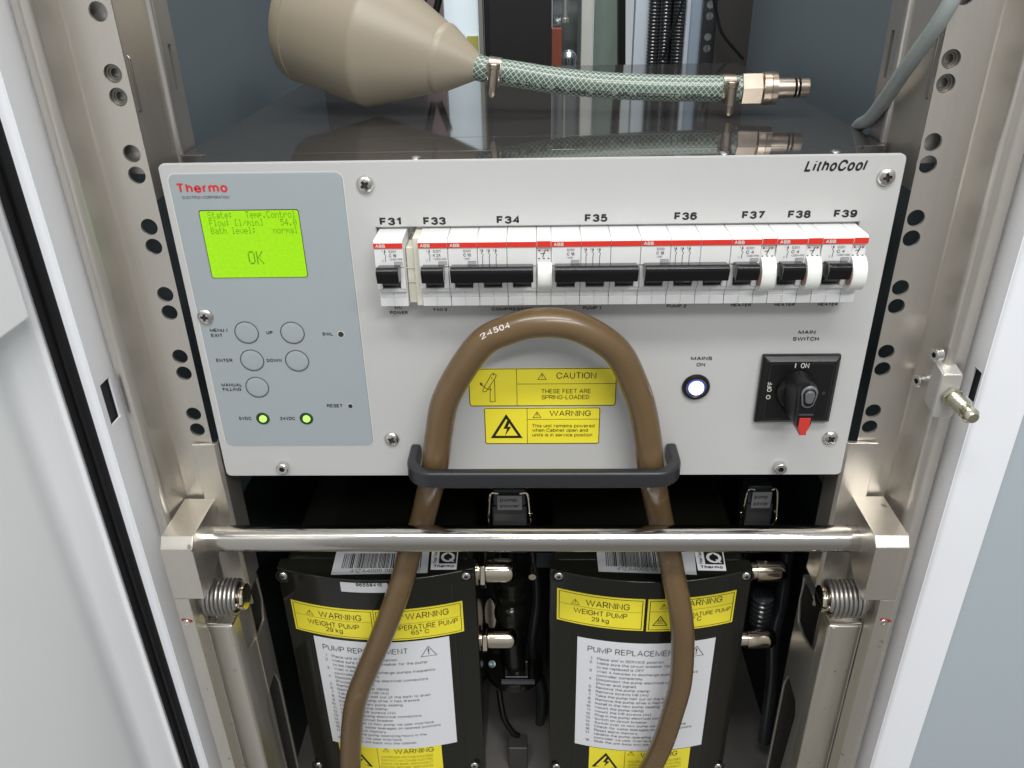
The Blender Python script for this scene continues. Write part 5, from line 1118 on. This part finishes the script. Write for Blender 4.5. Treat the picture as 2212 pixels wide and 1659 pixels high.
# perforated rail
a = P(1516, 60, .60); b = P(1546, 60, .60); mb = MB(); hz_ = [P(1530, py, .60).z for py in (105, 80, 35, 10, -35, -60)]
plate_holes(mb, a.x, b.x, .60, .002, [((a.x+b.x)/2, z) for z in hz_], .0045, .1, ZH-.02, 16)
pr_ = tag(mb.build('perforated_rail', bdark_m), 'dark perforated rail right of the blue post', 'rail')
mb = MB(); mb.box((a.x+.002, .625, .1), (b.x-.002, .63, ZH-.02)); mb.build('rail_backing', mat('far_pale', (.45, .47, .47), .5), pr_)
vbox('brown_back_panel', bbrown_m, 1547, 1640, .58, 'dark brown-grey panel right of the perforated rail', 'panel', depth=.004)
mb = MB(); mb.tube(catmull([P(1538, -20, .56), P(1548, 30, .56), P(1562, 75, .555), P(1606, 128, .55)], 8), .0018, 8); tag(mb.build('thin_cable', gasket_m), 'thin dark cable slanting across the brown panel', 'cable')
mb = MB(); mb.tube(catmull([P(1478, -20, .60), P(1470, 20, .60), P(1450, 70, .60), P(1432, 128, .60)], 8), .0016, 8); tag(mb.build('thin_cable', gasket_m), 'thin dark cable slanting in front of the conduits', 'cable')
for k, (x0_, x1_) in enumerate(((905, 925), (955, 938))):
    mb = MB(); mb.tube([P(x0_, -30, .52), P(x1_, 40, .52)], .004, 10); tag(mb.build('black_cable', gasket_m), ('black cable above the funnel shoulder', 'black cable against the mauve panel')[k], 'cable')

# dark hoses and brackets in the gap between and beside the pumps
for pts_, r_, nm, lb in (([(1085, 1180, .15), (1078, 1250, .14), (1090, 1330, .15), (1070, 1420, .16)], .0060, 'black_hose', 'black hose hanging behind the nickel fittings of the left pump'),
                    ([(1150, 1180, .16), (1160, 1290, .15), (1148, 1400, .15), (1172, 1500, .16), (1160, 1600, .16)], .0055, 'black_hose', 'black hose hanging close to the left side of the right pump'),
                    ([(1700, 1190, .12), (1690, 1290, .11), (1672, 1370, .10), (1668, 1470, .11), (1650, 1600, .11)], .0065, 'black_hose', 'black hose running down right of the right pump'),
                    ([(1730, 1200, .16), (1716, 1330, .15), (1690, 1480, .14), (1676, 1640, .14)], .0040, 'black_hose', 'thin black hose nearest the right foot channel')):
    mb = MB(); mb.tube(catmull([P(a, b, c) for a, b, c in pts_], 8), r_, 14); tag(mb.build(nm, corr_m), lb, 'hose')
q_ = P(1062, 1330, .12); mb = MB(); mb.prism([(q_.x-.0012+.006*math.cos(a), .12+.001, q_.z+.022*math.sin(a)) for a in [math.radians(d) for d in range(0, 360, 20)]], (0, .003, 0)); mb.build('clamp_plate', nickel_m, p1, bevel=.0004, seg=1)

# small sprung clip standing at the edge of the left upright, and its slot on the right one
for u_, A_, B_ in ((uL, (272, 122), (298, 243)), (uR, (2043, 70), (2008, 215))):
    sx_ = -1 if u_ is uL else 1; xw_ = sx_*(SX[sx_][0]-.0002)
    a_ = PX(*A_, xw_); b_ = PX(*B_, xw_); mb = MB(); mb.tube([(xw_, .006, a_.z), (xw_-sx_*.0012, .0055, a_.z-.001), (xw_-sx_*.0012, .0055, b_.z+.001), (xw_, .006, b_.z)], .0007, 8)
    mb.build('edge_clip', mat('clip_steel', (.25, .24, .23), .35, .9), u_)
